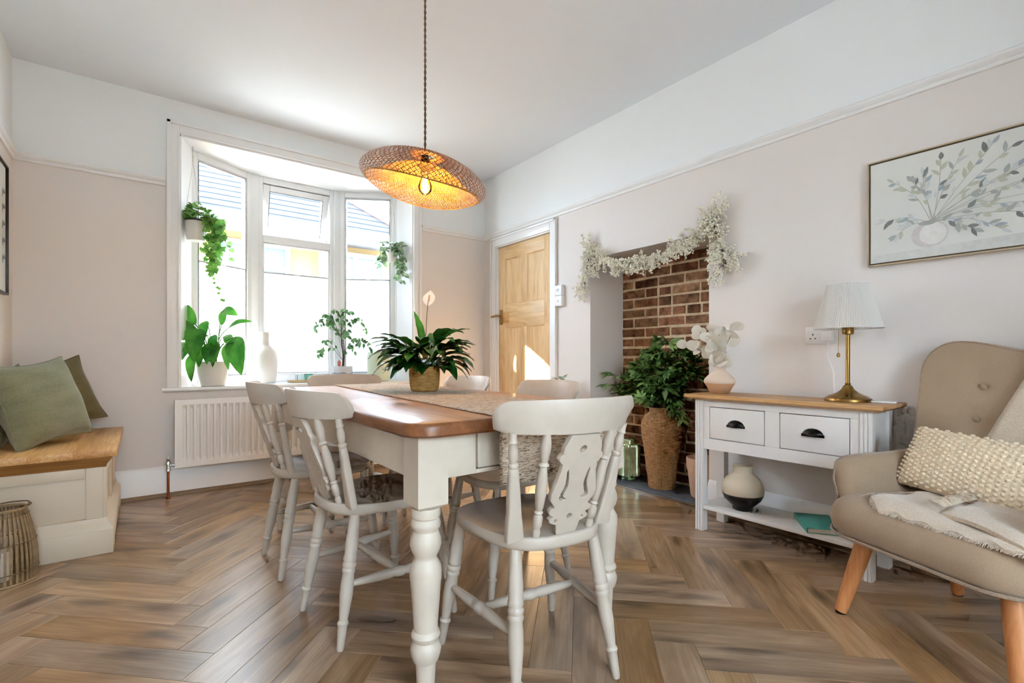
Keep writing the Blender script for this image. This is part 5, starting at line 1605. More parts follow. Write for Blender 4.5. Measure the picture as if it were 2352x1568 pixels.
# console ornaments
v1 = pot('bud_vase', 'dipped clay bud vase holding bleached leaf sprays on the console', 'vase', (2.505, 1.432, CZ),
    [(0.042, 0.0), (0.048, 0.004), (0.066, 0.038), (0.079, 0.060), (0.081, 0.070), (0.074, 0.084), (0.052, 0.106), (0.034, 0.120), (0.029, 0.128), (0.028, 0.138), (0.033, 0.146), (0.029, 0.146), (0.024, 0.136), (0.026, 0.12), (0.05, 0.10), (0.05, 0.02), (0.001, 0.015)], M['clay_dip'])
v2 = pot('round_vase', 'round sand vase with glossy black foot on the console shelf', 'vase', (2.478, 1.290, 0.138),
    [(0.044, 0.0), (0.048, 0.003), (0.050, 0.020), (0.062, 0.030), (0.086, 0.054), (0.099, 0.082), (0.102, 0.106), (0.097, 0.134), (0.082, 0.160), (0.062, 0.176), (0.050, 0.184), (0.047, 0.192), (0.047, 0.222), (0.049, 0.228), (0.044, 0.228), (0.042, 0.19), (0.07, 0.16), (0.08, 0.06), (0.001, 0.03)], M['two_tone'], n=44)
bk = thing('hardback_book', 'teal cloth hardback book lying on the console shelf', 'book', (2.503, 0.945, 0.138), radians(35.5))
m = MB(); m.box(-0.115, 0.115, -0.075, 0.075, 0.0005, 0.003); m.box(-0.115, 0.115, -0.075, 0.075, 0.022, 0.0245); m.box(-0.1155, 0.1155, 0.0715, 0.0755, 0.003, 0.022)
m.build('cover', M['teal'], bk, bevel=0.001)
MB().box(-0.111, 0.111, -0.071, 0.0712, 0.0032, 0.0218).build('pages', M['paper'], bk, smooth=False)

# bleached leaf sprays in the bud vase
me_round = []
for k in range(3):
    mb = MB(); n = 14; vs_ = [(0, 0.030, 0.004)]
    for j in range(n):
        a = 2 * pi * j / n; vs_.append((0.027 * cos(a) * (1 + 0.05 * sin(3 * a + k)), 0.030 + 0.031 * sin(a), -0.002 * cos(2 * a + k)))
    mb.add(vs_, [(0, 1 + j, 1 + (j + 1) % n) for j in range(n)]); mb.tube([(0, -0.004, 0), (0, 0.03, 0.003)], 0.0011, 4)
    me_round.append(mb.mesh('leaf', M['eucalyptus'], angle=80))
rr = random.Random(12)
sprays = [((0.004, 0.01), (-0.03, 0.10, 0.34)), ((0.0, -0.01), (0.02, -0.07, 0.35)), ((-0.01, 0.0), (-0.05, 0.03, 0.30)), ((0.01, 0.008), (0.03, 0.02, 0.36)), ((-0.006, -0.008), (-0.04, 0.17, 0.27))]
tw_ = MB()
for (bx, by), (ex, ey, ez) in sprays:
    p = catmull([(bx * 0.5, by * 0.5, 0.03), (bx, by, 0.13), (bx + (ex - bx) * 0.4, by + (ey - by) * 0.35, 0.13 + (ez - 0.13) * 0.55), (ex, ey, ez)], 6)
    tw_.tube(p, [0.0022] * 6 + [0.0016] * (len(p) - 6), 5)
    for k, i in enumerate((8, 9, 10, 11, 12, 13, 14, 15, 16, 17, 18)):
        if i >= len(p): continue
        q = p[i]; a = rr.uniform(0, 2 * pi); dirv = Vector((cos(a) * 0.8, sin(a), rr.uniform(-0.1, 0.8))).normalized()
        o = link('leaf', me_round[rr.randrange(3)], v1)
        zz = Vector((-0.75 + rr.uniform(-.5, .5), -0.55 + rr.uniform(-.6, .6), rr.uniform(-.4, .6))); zz = (zz - dirv * zz.dot(dirv)).normalized()
        s = rr.uniform(0.85, 1.25)
        o.matrix_local = frame_mat(q, dirv.cross(zz) * s, dirv * s, zz * s)
tw_.build('twigs', M['stem_brown'], v1)

# ---- hearth: tall seagrass vase with greenery, mercury jar, terracotta pot
def woven_body(prof, n, rows, amp, mat, name, par):
    """vase body with woven relief"""
    pr = [(z, r) for r, z in prof]
    z0, z1 = pr[0][0], pr[-1][0]; P = []
    for i in range(rows + 1):
        z = z0 + (z1 - z0) * i / rows; r = lerp_prof(pr, z); row = []
        for j in range(n):
            a = 2 * pi * j / n
            row.append(((r + amp * sin(j * pi / 2 + (pi / 2 if i % 2 else 0) * 2) * (1 if i % 2 else -1) + amp * 0.6 * sin(j * 0.55 + i * 0.12)) * cos(a), (r + amp * sin(j * pi / 2) * (1 if i % 2 else -1) + amp * 0.6 * sin(j * 0.55 + i * 0.12)) * sin(a), z))
        P.append(row)
    m = MB(); m.grid(P, None, True)
    return m.build(name, mat, par, smooth=True, angle=80)
HZ0 = 0.02
tv = thing('seagrass_vase', 'tall woven seagrass vase of leafy green stems in the fireplace', 'vase', (2.893, 2.083, HZ0))
VP = [(0.088, 0.0), (0.095, 0.06), (0.112, 0.20), (0.130, 0.33), (0.140, 0.415), (0.136, 0.46), (0.116, 0.495), (0.096, 0.512), (0.084, 0.52), (0.083, 0.54), (0.084, 0.553)]
woven_body(VP, 128, 92, 0.0022, M['basket'], 'woven_body', tv)
MB().lathe([(0.0875, 0.001), (0.001, 0.001)], 24).build('base', M['basket'], tv)
MB().tube([(0.084 * cos(2 * pi * k / 40), 0.084 * sin(2 * pi * k / 40), 0.553) for k in range(41)], 0.005, 6, caps=False).build('rim', M['basket'], tv)
def leaflet_cluster(nl, ln, wd, seed):
    r_ = random.Random(seed); mb = MB()
    for k in range(nl):
        a = radians(-62 + 124 * k / (nl - 1)) if nl > 1 else 0
        l_ = ln * (1 - 0.25 * abs(a)); d = Vector((sin(a), cos(a), r_.uniform(-0.25, 0.25))).normalized()
        path = [d * (l_ * t) + Vector((0, 0, -0.25 * l_ * t * t)) for t in (0, 0.25, 0.5, 0.75, 1.0)]
        v_, f_ = leaf_strip(path, [0.001, wd, wd * 1.0, wd * 0.6, 0.0005], 0.2)
        mb.add(v_, f_)
    mb.tube([(0, -0.03, 0), (0, 0, 0)], 0.0009, 4)
    return mb
cl = [leaflet_cluster(5, 0.078, 0.012, 1).mesh('leaf_spray', M['fern'], angle=80), leaflet_cluster(3, 0.082, 0.013, 2).mesh('leaf_spray', M['fern'], angle=80), leaflet_cluster(7, 0.072, 0.010, 3).mesh('leaf_spray', M['fern'], angle=80)]
rr = random.Random(21); stm = MB(); cnt = 0
for k in range(44):
    a = 2 * pi * rr.random(); rad = rr.uniform(0.05, 0.40)
    ex, ey = cos(a) * rad * 0.62, sin(a) * rad
    if ex > 0.05: ex = 0.05 * rr.random()
    if ey < -0.36: ey = -0.36
    ez = 0.60 + 0.44 * (1 - (rad / 0.42) ** 2) * rr.uniform(0.55, 1.0) + rr.uniform(-0.05, 0.02)
    p = catmull([(0.02 * cos(a), 0.02 * sin(a), 0.30), (0.05 * cos(a), 0.05 * sin(a), 0.56), (ex * 0.62, ey * 0.6, 0.56 + (ez - 0.56) * 0.9), (ex, ey, ez)], 5)
    stm.tube(p, 0.0018, 4)
    for i in range(6, len(p)):
        if rr.random() < 0.62 and cnt < 296:
            q = p[i]; b = rr.uniform(0, 2 * pi)
            out = Vector((q.x * 0.8 - 0.04, q.y, 0)).normalized() if q.length > 0 else Vector((0, 1, 0))
            d = (out * 0.8 + Vector((cos(b), sin(b), rr.uniform(-0.3, 0.7))) * 0.8).normalized()
            zz = Vector((-0.3, 0, 1)) + Vector((rr.uniform(-.6, .6), rr.uniform(-.6, .6), 0)); zz = (zz - d * zz.dot(d)).normalized()
            s = rr.uniform(0.9, 1.4)
            o = link('leaf_spray', cl[rr.randrange(3)], tv); o.matrix_local = frame_mat(q + d * 0.02, d.cross(zz) * s, d * s, zz * s); cnt += 1
# a few stems drooping to the right and reaching out to the left
for end in ((-0.10, 0.44, 0.70), (-0.12, 0.38, 0.78), (-0.06, -0.20, 0.50), (-0.10, -0.16, 0.56), (-0.08, -0.02, 1.02)):
    p = catmull([(0, 0, 0.4), (0.0, 0.03 * (1 if end[1] > 0 else -1), 0.58), (end[0] * 0.6, end[1] * 0.6, max(0.66, end[2] * 0.95)), end], 6)
    stm.tube(p, 0.0018, 4)
    for i in range(8, len(p), 2):
        q = p[i]; d = ((p[i] - p[i - 1]).normalized() + Vector((rr.uniform(-.6, .2), rr.uniform(-.5, .5), rr.uniform(-.5, .5)))).normalized()
        zz = Vector((-0.4, 0, 1)); zz = (zz - d * zz.dot(d)).normalized()
        o = link('leaf_spray', cl[rr.randrange(3)], tv); o.matrix_local = frame_mat(q, d.cross(zz), d, zz)
stm.build('stems', M['stem_brown'], tv)

gj = thing('mercury_glass_jar', 'green ribbed mercury glass jar with lid on the hearth', 'jar', (2.890, 2.372, HZ0))
P = []
pr = [(0.0, 0.045), (0.006, 0.050), (0.012, 0.046), (0.022, 0.062), (0.035, 0.084), (0.25, 0.084), (0.262, 0.078), (0.268, 0.060)]
for z, r in pr: P.append([((r + (0.0022 if j % 2 else -0.0022)) * cos(2 * pi * j / 96), (r + (0.0022 if j % 2 else -0.0022)) * sin(2 * pi * j / 96), z) for j in range(96)])
m = MB(); m.grid(P, None, True); m.lathe([(0.045, 0.0), (0.001, 0.0)], 24); m.build('ribbed_body', M['mercury'], gj, angle=20)
MB().lathe([(0.062, 0.266), (0.062, 0.296), (0.057, 0.302), (0.02, 0.306), (0.001, 0.306)], 28).build('lid', M['mercury'], gj)
tp = pot('terracotta_pot', 'peach terracotta pot at the right of the hearth, behind the console leg', 'pot', (2.895, 1.775, HZ0),
    [(0.065, 0.0), (0.070, 0.01), (0.088, 0.16), (0.098, 0.20), (0.098, 0.255), (0.090, 0.255), (0.085, 0.19), (0.001, 0.18)], M['peach_pot'])

# ---- small potted plant on a stand left of the fireplace
ps = thing('plant_stand', 'white round plant stand against the wall left of the fireplace', 'plant stand', (2.545, 2.735, 0))
MB().lathe([(0.12, 0.60), (0.125, 0.605), (0.125, 0.618), (0.12, 0.622)], 28).build('top', M['satin'], ps)
for k in range(3):
    a = 2 * pi * k / 3 + 0.4; MB().tube([(0.085 * cos(a), 0.085 * sin(a), 0.602), (0.11 * cos(a), 0.11 * sin(a), 0.0)], [0.013, 0.009], 10).build('leg', M['satin'], ps)
op = pot('white_planter', 'small round white planter with a few pale leaves beside the fireplace', 'planter', (2.545, 2.735, 0.622),
    [(0.045, 0), (0.05, 0.004), (0.072, 0.04), (0.078, 0.075), (0.07, 0.105), (0.055, 0.12), (0.05, 0.116), (0.06, 0.09), (0.001, 0.085)], M['white_pot'])
rr = random.Random(2)
for k in range(7):
    arch_leaf((0, 0, 0.10), rr.uniform(0, 2 * pi), 0.045, radians(rr.uniform(55, 80)), 0.06, 0.014, rr.uniform(1.0, 1.8), stem_r=0.0015, n_blade=7).build('leaf', M['pothos'], op)

# ---- sill: big peace lily, bottle vase, tray and tumblers, ficus, pale planter
ZSILL = ZS + 0.0205
bl1 = pot('potted_lily', 'broad-leaved peace lily in a white pot at the left end of the window sill', 'plant', (0.405, 4.075, ZSILL),
    [(0.068, 0), (0.074, 0.004), (0.095, 0.09), (0.104, 0.165), (0.104, 0.175), (0.098, 0.175), (0.09, 0.14), (0.001, 0.135)], M['white_pot'], part='pot', soil=(0.092, 0.15))
rr = random.Random(30)
# leaves of the broad lily: blade base -> tip as (right, up, towards the room) offsets in metres from the rim centre
cr, cf = Vector((0.797, -0.604, 0)), Vector((-0.604, -0.797, 0))
LV = [(-0.10, 0.27, 0.04, -0.185, 0.41, 0.05, 0.050), (-0.07, 0.21, 0.06, -0.30, 0.30, 0.10, 0.040), (-0.09, 0.19, 0.10, -0.26, 0.13, 0.14, 0.046), (-0.11, 0.14, 0.12, -0.25, -0.055, 0.15, 0.050), (-0.07, 0.12, 0.10, -0.17, -0.04, 0.13, 0.036),
      (-0.02, 0.235, 0.10, -0.03, 0.01, 0.17, 0.062), (-0.07, 0.07, 0.10, -0.07, -0.13, 0.13, 0.036), (0.03, 0.14, 0.08, 0.03, -0.01, 0.12, 0.036), (0.09, 0.14, 0.08, 0.07, -0.03, 0.12, 0.032), (0.13, 0.13, 0.06, 0.17, -0.05, 0.10, 0.028),
      (0.20, 0.185, 0.06, 0.27, -0.085, 0.12, 0.072), (0.065, 0.37, 0.0, 0.20, 0.335, 0.04, 0.036), (0.11, 0.25, 0.0, 0.29, 0.295, 0.02, 0.022), (0.06, 0.27, 0.0, 0.10, 0.385, 0.0, 0.030), (-0.12, 0.25, 0.0, -0.22, 0.20, 0.03, 0.042), (-0.14, 0.22, 0.05, -0.29, 0.20, 0.10, 0.040),
      (-0.03, 0.20, 0.02, -0.10, 0.10, 0.08, 0.040), (0.02, 0.20, 0.02, 0.06, 0.06, 0.08, 0.036), (-0.13, 0.10, 0.08, -0.20, 0.00, 0.12, 0.040), (0.10, 0.20, 0.0, 0.17, 0.10, 0.05, 0.034), (-0.05, 0.30, 0.0, -0.03, 0.17, 0.05, 0.036), (-0.16, 0.30, 0.02, -0.24, 0.22, 0.06, 0.038), (0.00, 0.10, 0.10, -0.02, -0.03, 0.13, 0.030)]
for bx_, bz_, bf_, tx_, tz_, tf_, hw_ in LV:
    B = cr * bx_ + cf * bf_ + Vector((0, 0, 0.165 + bz_)); T = cr * tx_ + cf * tf_ + Vector((0, 0, 0.165 + tz_))
    c0 = Vector((rr.uniform(-.03, .03), rr.uniform(-.03, .03), 0.15))
    mb = MB(); mb.tube(catmull([c0, c0.lerp(B, 0.55) + Vector((0, 0, 0.05)), B], 5), 0.0034, 5)
    ln = (T - B).length; mid_ = B.lerp(T, 0.5) + Vector((0, 0, 0.10 * ln)) + cf * 0.10 * ln
    path = catmull([B, mid_, T], 6); nn_ = len(path) - 1
    ws = [lerp_prof(LEAFW, k / nn_) * hw_ for k in range(nn_ + 1)]
    v_, f_ = leaf_strip(path, ws, 0.22, up=(cf * 1.0 + Vector((0, 0, 0.55)) + cr * rr.uniform(-0.35, 0.35)).normalized()); mb.add(v_, f_)
    mb.build('leaf', M['lily_back'], bl1)
bv = pot('bottle_vase', 'tall matt white bottle vase on the sill beside the big peace lily', 'vase', (0.775, 4.29, ZSILL),
    [(0.075, 0), (0.082, 0.006), (0.094, 0.08), (0.099, 0.16), (0.096, 0.215), (0.082, 0.255), (0.056, 0.283), (0.040, 0.296), (0.0365, 0.31), (0.0375, 0.40), (0.036, 0.405), (0.030, 0.405), (0.029, 0.30), (0.06, 0.2), (0.001, 0.02)], M['matt_white'], n=40)
ty = thing('bamboo_tray', 'pale bamboo tray holding glass tumblers on the window sill', 'tray', (1.095, 4.245, ZSILL))
m = MB(); m.box(-0.14, 0.14, -0.055, 0.055, 0.001, 0.006); ring(m, -0.145, 0.145, -0.06, 0.06, 0.007, 0.001, 0.018, frame_mat((0, 0, 0), (1, 0, 0), (0, 0, 1), (0, 1, 0)))
m.build('board', M['tray'], ty, bevel=0.002)
TUM = [(-0.065, 'clear_glass', 'clear cut-glass tumbler at the left of the bamboo tray', 0.055), (0.005, 'green_glass', 'green glass tumbler in the middle of the bamboo tray', 0.062), (0.075, 'green_glass', 'short green glass tea-light holder at the right of the bamboo tray', 0.042)]
for dx, mt, lb, hh in TUM:
    t_ = thing('tumbler', lb, 'tumbler', (1.095 + dx, 4.245, ZSILL + 0.0065), 0, 'tumblers on the bamboo tray')
    P = []
    for z, r in ((0.0, 0.026), (hh * 0.15, 0.029), (hh * 0.5, 0.031), (hh * 0.85, 0.031), (hh, 0.030)):
        P.append([((r + (0.0014 if j % 2 else -0.0014)) * cos(2 * pi * j / 32), (r + (0.0014 if j % 2 else -0.0014)) * sin(2 * pi * j / 32), z) for j in range(32)])
    m = MB(); m.grid(P, None, True); m.lathe([(0.026, 0.0), (0.026, 0.008), (0.001, 0.009)], 20); m.build('glass_wall', M[mt], t_)

fc = pot('potted_ficus', 'weeping ficus in a grey banded pot on the window sill', 'plant', (1.375, 4.235, ZSILL),
    [(0.078, 0), (0.084, 0.004), (0.086, 0.02), (0.086, 0.125), (0.084, 0.13), (0.078, 0.13), (0.076, 0.11), (0.001, 0.105)], M['marble_pot'], part='pot', soil=(0.077, 0.115))
fl_me = []
for k in range(2):
    path = [Vector((0, 0.044 * t, -0.010 * t * t)) for t in (0, 0.2, 0.45, 0.7, 1.0)]
    mb = MB(); v_, f_ = leaf_strip(path, [0.001, 0.0095, 0.0125, 0.0085, 0.0004], 0.15 + 0.15 * k); mb.add(v_, f_); mb.tube([(0, -0.012, 0.002), (0, 0, 0)], 0.0007, 3)
    fl_me.append(mb.mesh('leaf', M['ficus'], angle=80))
rr = random.Random(9); tr = MB()
tr.tube(catmull([(0, 0, 0.11), (0.008, 0, 0.22), (-0.004, 0.004, 0.34), (-0.01, 0, 0.47), (-0.012, 0, 0.56)], 5), [0.0075 - 0.0002 * k for k in range(21)], 8)
tr.tube(catmull([(0.012, 0.004, 0.11), (0.018, 0, 0.24), (0.006, 0, 0.36)], 5), 0.004, 6)
ends = [(-0.25, -0.02, 0.46), (-0.20, -0.06, 0.52), (-0.16, -0.03, 0.34), (-0.10, -0.1, 0.58), (0.10, -0.08, 0.60), (0.18, -0.10, 0.54), (0.25, -0.12, 0.44), (0.29, -0.16, 0.34), (0.20, -0.10, 0.32), (0.07, -0.05, 0.40), (0.02, 0.03, 0.63), (-0.06, -0.03, 0.62), (0.12, -0.03, 0.26), (-0.18, -0.08, 0.24), (0.30, -0.20, 0.28), (0.04, -0.12, 0.52), (-0.13, -0.06, 0.50)]
for k, e in enumerate(ends):
    z0 = 0.26 + 0.26 * rr.random(); b = Vector((-0.005, 0, min(z0, e[2])))
    if e[2] < 0.36: b = Vector((0.0, 0, 0.16 + 0.1 * rr.random()))
    e = Vector(e); rot = Matrix.Rotation(radians(-37), 3, 'Z'); e = rot @ e
    if e.y > 0.10: e.y = 0.10
    md = b.lerp(e, 0.55) + Vector((0, 0, 0.09))
    p = catmull([b, md, e], 7); tr.tube(p, 0.0014, 4)
    for i in range(4, len(p)):
        for rep in range(2):
            if rr.random() < 0.52:
                a = rr.uniform(0, 2 * pi); d = Vector((cos(a) * 0.55, sin(a) * 0.55, -0.9 + rr.uniform(-.1, .6))).normalized()
                zz = Vector((rr.uniform(-1, .2), -1 + rr.uniform(-.4, .6), 0.3)); zz = (zz - d * zz.dot(d)).normalized(); s = rr.uniform(0.8, 1.15)
                o = link('leaf', fl_me[rr.randrange(2)], fc); o.matrix_local = frame_mat(p[i] + d * 0.012, d.cross(zz) * s, d * s, zz * s)
tr.build('stem', M['stem_brown'], fc)
m = MB(); m.add([(-0.012, 0, 0), (0.012, 0, 0), (0.014, 0, 0.05), (0.0, 0, 0.066), (-0.014, 0, 0.05)], [(0, 1, 2, 3, 4)], frame_mat((-0.035, -0.03, 0.118), (0.78, -0.6, 0), (0.6, 0.78, 0), (0, 0, 1))); tg = m.build('plant_tag', M['ridge_red'], fc, smooth=False)
tg['label'] = 'red plant label'
sm = tg.modifiers.new('thickness', 'SOLIDIFY'); sm.thickness = 0.001
pot('pale_planter', 'pale green ceramic planter at the right end of the window sill', 'planter', (1.655, 4.12, ZSILL),
    [(0.085, 0), (0.09, 0.005), (0.098, 0.10), (0.10, 0.19), (0.098, 0.235), (0.088, 0.252), (0.078, 0.252), (0.086, 0.19), (0.001, 0.18)], M['pale_green'])

# ---- table peace lily
pl = thing('peace_lily', 'peace lily with one white flower in a raffia pot on the dining table', 'plant', (1.068, 2.095, TZ + 0.0065))
woven_body([(0.056, 0.0), (0.064, 0.006), (0.069, 0.03), (0.071, 0.08), (0.070, 0.117)], 72, 26, 0.0012, M['raffia_pot'], 'pot', pl)
MB().lathe([(0.056, 0.0005), (0.001, 0.0005)], 24).build('pot_base', M['raffia_pot'], pl)
MB().lathe([(0.069, 0.095), (0.03, 0.10), (0.001, 0.10)], 24).build('soil', M['soil'], pl)
rr = random.Random(17)
for k in range(84):
    a = 2 * pi * (k * 0.381966) + rr.uniform(-.25, .25); lay = k / 84
    el = 82 - 36 * lay + rr.uniform(-6, 6); stem_ = rr.uniform(0.10, 0.17) * (1 - 0.40 * lay)
    bd = rr.uniform(0.13, 0.175); cu = rr.uniform(1.35, 1.85) + 0.15 * lay
    arch_leaf((0.02 * cos(a), 0.02 * sin(a), 0.095), a, stem_, radians(el), bd, rr.uniform(0.029, 0.040), cu, fold=0.28, stem_r=0.002).build('leaf', M['lily'], pl)
m = arch_leaf((0, 0, 0.095), radians(150 - 37), 0.12, radians(84), 0.18, 0.028, 0.25, fold=0.5, stem_r=0.002)
m.build('leaf', M['lily_back'], pl)
fs_ = MB(); sp_ = catmull([(0, 0, 0.10), (0.006, 0.0, 0.25), (0.012, -0.002, 0.37), (0.018, -0.003, 0.435)], 5); fs_.tube(sp_, 0.0017, 6); fs_.build('flower_stem', M['stem_brown'], pl)
path = [Vector((0.018 + 0.012 * t, -0.003 + 0.0 * t, 0.405 + 0.075 * t)) for t in (0, 0.15, 0.35, 0.6, 0.8, 1.0)]
mb = MB(); vs_ = []; fsx = []
side = Vector((0.78, -0.62, 0)); nn = Vector((-0.6, -0.78, 0.1))
for i, (p, w) in enumerate(zip(path, (0.004, 0.020, 0.029, 0.028, 0.016, 0.0005))):
    vs_ += [p + side * w + nn * (w * 0.35), p, p - side * w + nn * (w * 0.35)]
for i in range(5): fsx += [(i * 3, i * 3 + 1, i * 3 + 4, i * 3 + 3), (i * 3 + 1, i * 3 + 2, i * 3 + 5, i * 3 + 4)]
mb.add(vs_, fsx); fw = mb.build('spathe', M['petal'], pl, angle=80)
MB().tube([(0.016, -0.010, 0.425), (0.019, -0.013, 0.455)], [0.0045, 0.0035], 8).build('spadix', M['peach_pot'], fw)

# ---- hanging plants
def ivy_leaf(sz):
    pts = [(0, -0.0), (0.35, -0.12), (0.62, 0.10), (0.42, 0.28), (0.55, 0.55), (0.25, 0.60), (0.0, 1.0), (-0.25, 0.60), (-0.55, 0.55), (-0.42, 0.28), (-0.62, 0.10), (-0.35, -0.12)]
    mb = MB(); vs_ = [(0, 0.3 * sz, 0.004)] + [(x * sz, y * sz, -0.10 * sz * abs(x)) for x, y in pts]
    mb.add(vs_, [(0, 1 + j, 1 + (j + 1) % 12) for j in range(12)]); mb.tube([(0, -0.5 * sz, 0), (0, 0.1 * sz, 0)], 0.0007, 3)
    return mb.mesh('leaf', M['ivy'], angle=80)
ivy_me = [ivy_leaf(0.046), ivy_leaf(0.037)]
def place(me, par, q, d, zz, s, name='leaf'):
    d = d.normalized(); zz = (zz - d * zz.dot(d)).normalized()
    o = link(name, me, par); o.matrix_local = frame_mat(q, d.cross(zz) * s, d * s, zz * s)
iv = thing('hanging_ivy', 'trailing ivy in a white hanging pot at the left of the bay window', 'plant', (0.300, 4.035, 1.735))
MB().lathe([(0.052, 0.0), (0.056, 0.004), (0.064, 0.05), (0.070, 0.125), (0.068, 0.13), (0.064, 0.126), (0.062, 0.105), (0.001, 0.10)], 32).build('pot', M['white_pot'], iv)
MB().lathe([(0.066, 0.115), (0.067, 0.145), (0.062, 0.145), (0.060, 0.118), (0.001, 0.117)], 28).build('liner', M['gasket'], iv)
m = MB(); hk = Vector((-0.012, 0.10, 2.425 - 1.735))
for k in range(3):
    a = 2 * pi * k / 3 + 1.1; m.tube([(0.070 * cos(a), 0.070 * sin(a), 0.12), tuple(hk - Vector((0, 0, 0.11)))], 0.0012, 4)
m.tube([hk - Vector((0, 0, 0.11)), hk - Vector((0, 0, 0.06))], 0.004, 6); m.tube([hk - Vector((0, 0, 0.06)), hk], 0.0022, 6)
m.build('hanger_cord', M['hemp'], iv)
rr = random.Random(41); cam_d_ = Vector((-0.07, -1.0, -0.15)); st_ = MB()
for k in range(110):     # crown
    a = rr.uniform(0, 2 * pi); r = 0.100 * sqrt(rr.random()); z = 0.165 + 0.10 * (1 - (r / 0.09) ** 2) * rr.random()
    q = Vector((r * cos(a) + 0.012, r * sin(a) - 0.01, z)); d = Vector((cos(a), sin(a) - 0.3, rr.uniform(-0.8, 0.4)))
    if q.x + 0.3 < 0.245: q.x = -0.05
    place(ivy_me[rr.randrange(2)], iv, q, d, Vector((0.1, -0.8, 0.7)) + Vector((rr.uniform(-.4, .4), rr.uniform(-.3, .3), 0)), rr.uniform(0.8, 1.15))
R37 = Matrix.Rotation(radians(-37.18), 3, 'Z')
for k in range(15):     # trailing stems on the right-hand side
    bx = rr.uniform(0.02, 0.085); ln = rr.choice([0.20, 0.26, 0.30, 0.34, 0.38, 0.42])
    p0 = R37 @ Vector((bx * 0.8, rr.uniform(-0.05, 0.04), 0)); p1 = R37 @ Vector((bx + 0.05 + rr.uniform(0, 0.05), rr.uniform(-0.06, 0.05), 0)); p2 = R37 @ Vector((bx + 0.06 + rr.uniform(-0.03, 0.085), rr.uniform(-0.05, 0.05), 0))
    p = catmull([p0 + Vector((0, 0, 0.15)), p1 + Vector((0, 0, 0.15)), p2 + Vector((0, 0, 0.15 - ln * 0.55)), p2 + Vector((rr.uniform(-.02, .02), 0, 0.15 - ln))], 7)
    st_.tube(p, 0.0010, 4)
    for i in range(5, len(p)):
        if rr.random() < (0.85 if i < 16 else 0.5):
            a = rr.uniform(0, 2 * pi); d = Vector((cos(a) * 0.7, sin(a) * 0.5 - 0.2, -0.7)); place(ivy_me[rr.randrange(2)], iv, p[i] + d.normalized() * 0.012, d, Vector((0.0, -1.0, 0.35)) + Vector((rr.uniform(-.5, .5), 0, rr.uniform(-.3, .3))), rr.uniform(0.7, 1.05))
for e in ((0.10, -0.38), (0.13, -0.46)):
    p = catmull([R37 @ Vector((0.08, 0, 0.05)), R37 @ Vector((e[0] - 0.03, 0, -0.18)), R37 @ Vector((e[0] + 0.03, 0, e[1] + 0.08)), R37 @ Vector((e[0] + 0.06, 0, e[1] + 0.05))], 6); st_.tube(p, 0.0009, 4)
    for i in range(8, len(p), 3): place(ivy_me[1], iv, p[i], Vector((0.4, -0.1, -0.6)), Vector((0, -1, 0.3)), 0.6)
st_.build('stems', M['stem_green'], iv)

hp = thing('hanging_pothos', 'variegated pothos in a small white hanging pot at the right of the bay window', 'plant', (1.775, 4.12, 1.775))
MB().lathe([(0.030, 0.0), (0.036, 0.004), (0.050, 0.04), (0.054, 0.075), (0.052, 0.105), (0.050, 0.108), (0.046, 0.10), (0.001, 0.09)], 28).build('pot', M['white_pot'], hp)
m = MB(); hk = Vector((0.03, 0.06, 2.425 - 1.775))
for k in range(3):
    a = 2 * pi * k / 3; m.tube([(0.052 * cos(a), 0.052 * sin(a), 0.10), tuple(hk)], 0.0018, 4)
m.build('hanger_cord', M['hemp'], hp)
po = []
for k in range(2):
    path = [Vector((0, 0.062 * t, -0.014 * t * t)) for t in (0, 0.15, 0.35, 0.65, 0.85, 1.0)]
    mb = MB(); v_, f_ = leaf_strip(path, [0.006, 0.019, 0.022, 0.017, 0.008, 0.0005], 0.2 + 0.15 * k); mb.add(v_, f_); mb.tube([(0, -0.02, 0), (0, 0, 0)], 0.0011, 3); po.append(mb.mesh('leaf', M['pothos'], angle=80))
rr = random.Random(77); st_ = MB()
for k in range(36):
    a = rr.uniform(0, 2 * pi); r = rr.uniform(0.02, 0.085); q = Vector((r * cos(a), r * sin(a), 0.12 + rr.uniform(0, 0.05)))
    place(po[rr.randrange(2)], hp, q, Vector((cos(a), sin(a) - 0.2, rr.uniform(-0.3, 0.6))), Vector((-0.4, -0.6, 0.8)), rr.uniform(0.7, 1.0))
for k in range(9):
    sx = 1 if k < 6 else -1; ln = rr.uniform(0.10, 0.27) * (1 if sx > 0 else 0.55)
    dv = R37 @ Vector((sx * rr.uniform(0.07, 0.10), rr.uniform(-0.06, -0.01), 0))
    p = catmull([Vector((0, 0, 0.10)), dv * 0.7 + Vector((0, 0, 0.13)), dv * 1.1 + Vector((0, 0, 0.10 - ln * 0.5)), dv * 1.05 + Vector((0, 0, 0.10 - ln))], 6)
    for q in p: q.x = min(q.x, 0.085)
    st_.tube(p, 0.0014, 4)
    for i in range(4, len(p), 2):
        a = rr.uniform(0, 2 * pi); d = Vector((cos(a) * 0.7, sin(a) * 0.5 - 0.2, -0.5)); q = p[i] + d.normalized() * 0.012
        place(po[rr.randrange(2)], hp, q, d, Vector((-0.4, -0.8, 0.4)), rr.uniform(0.7, 1.05))
st_.build('stems', M['stem_green'], hp)

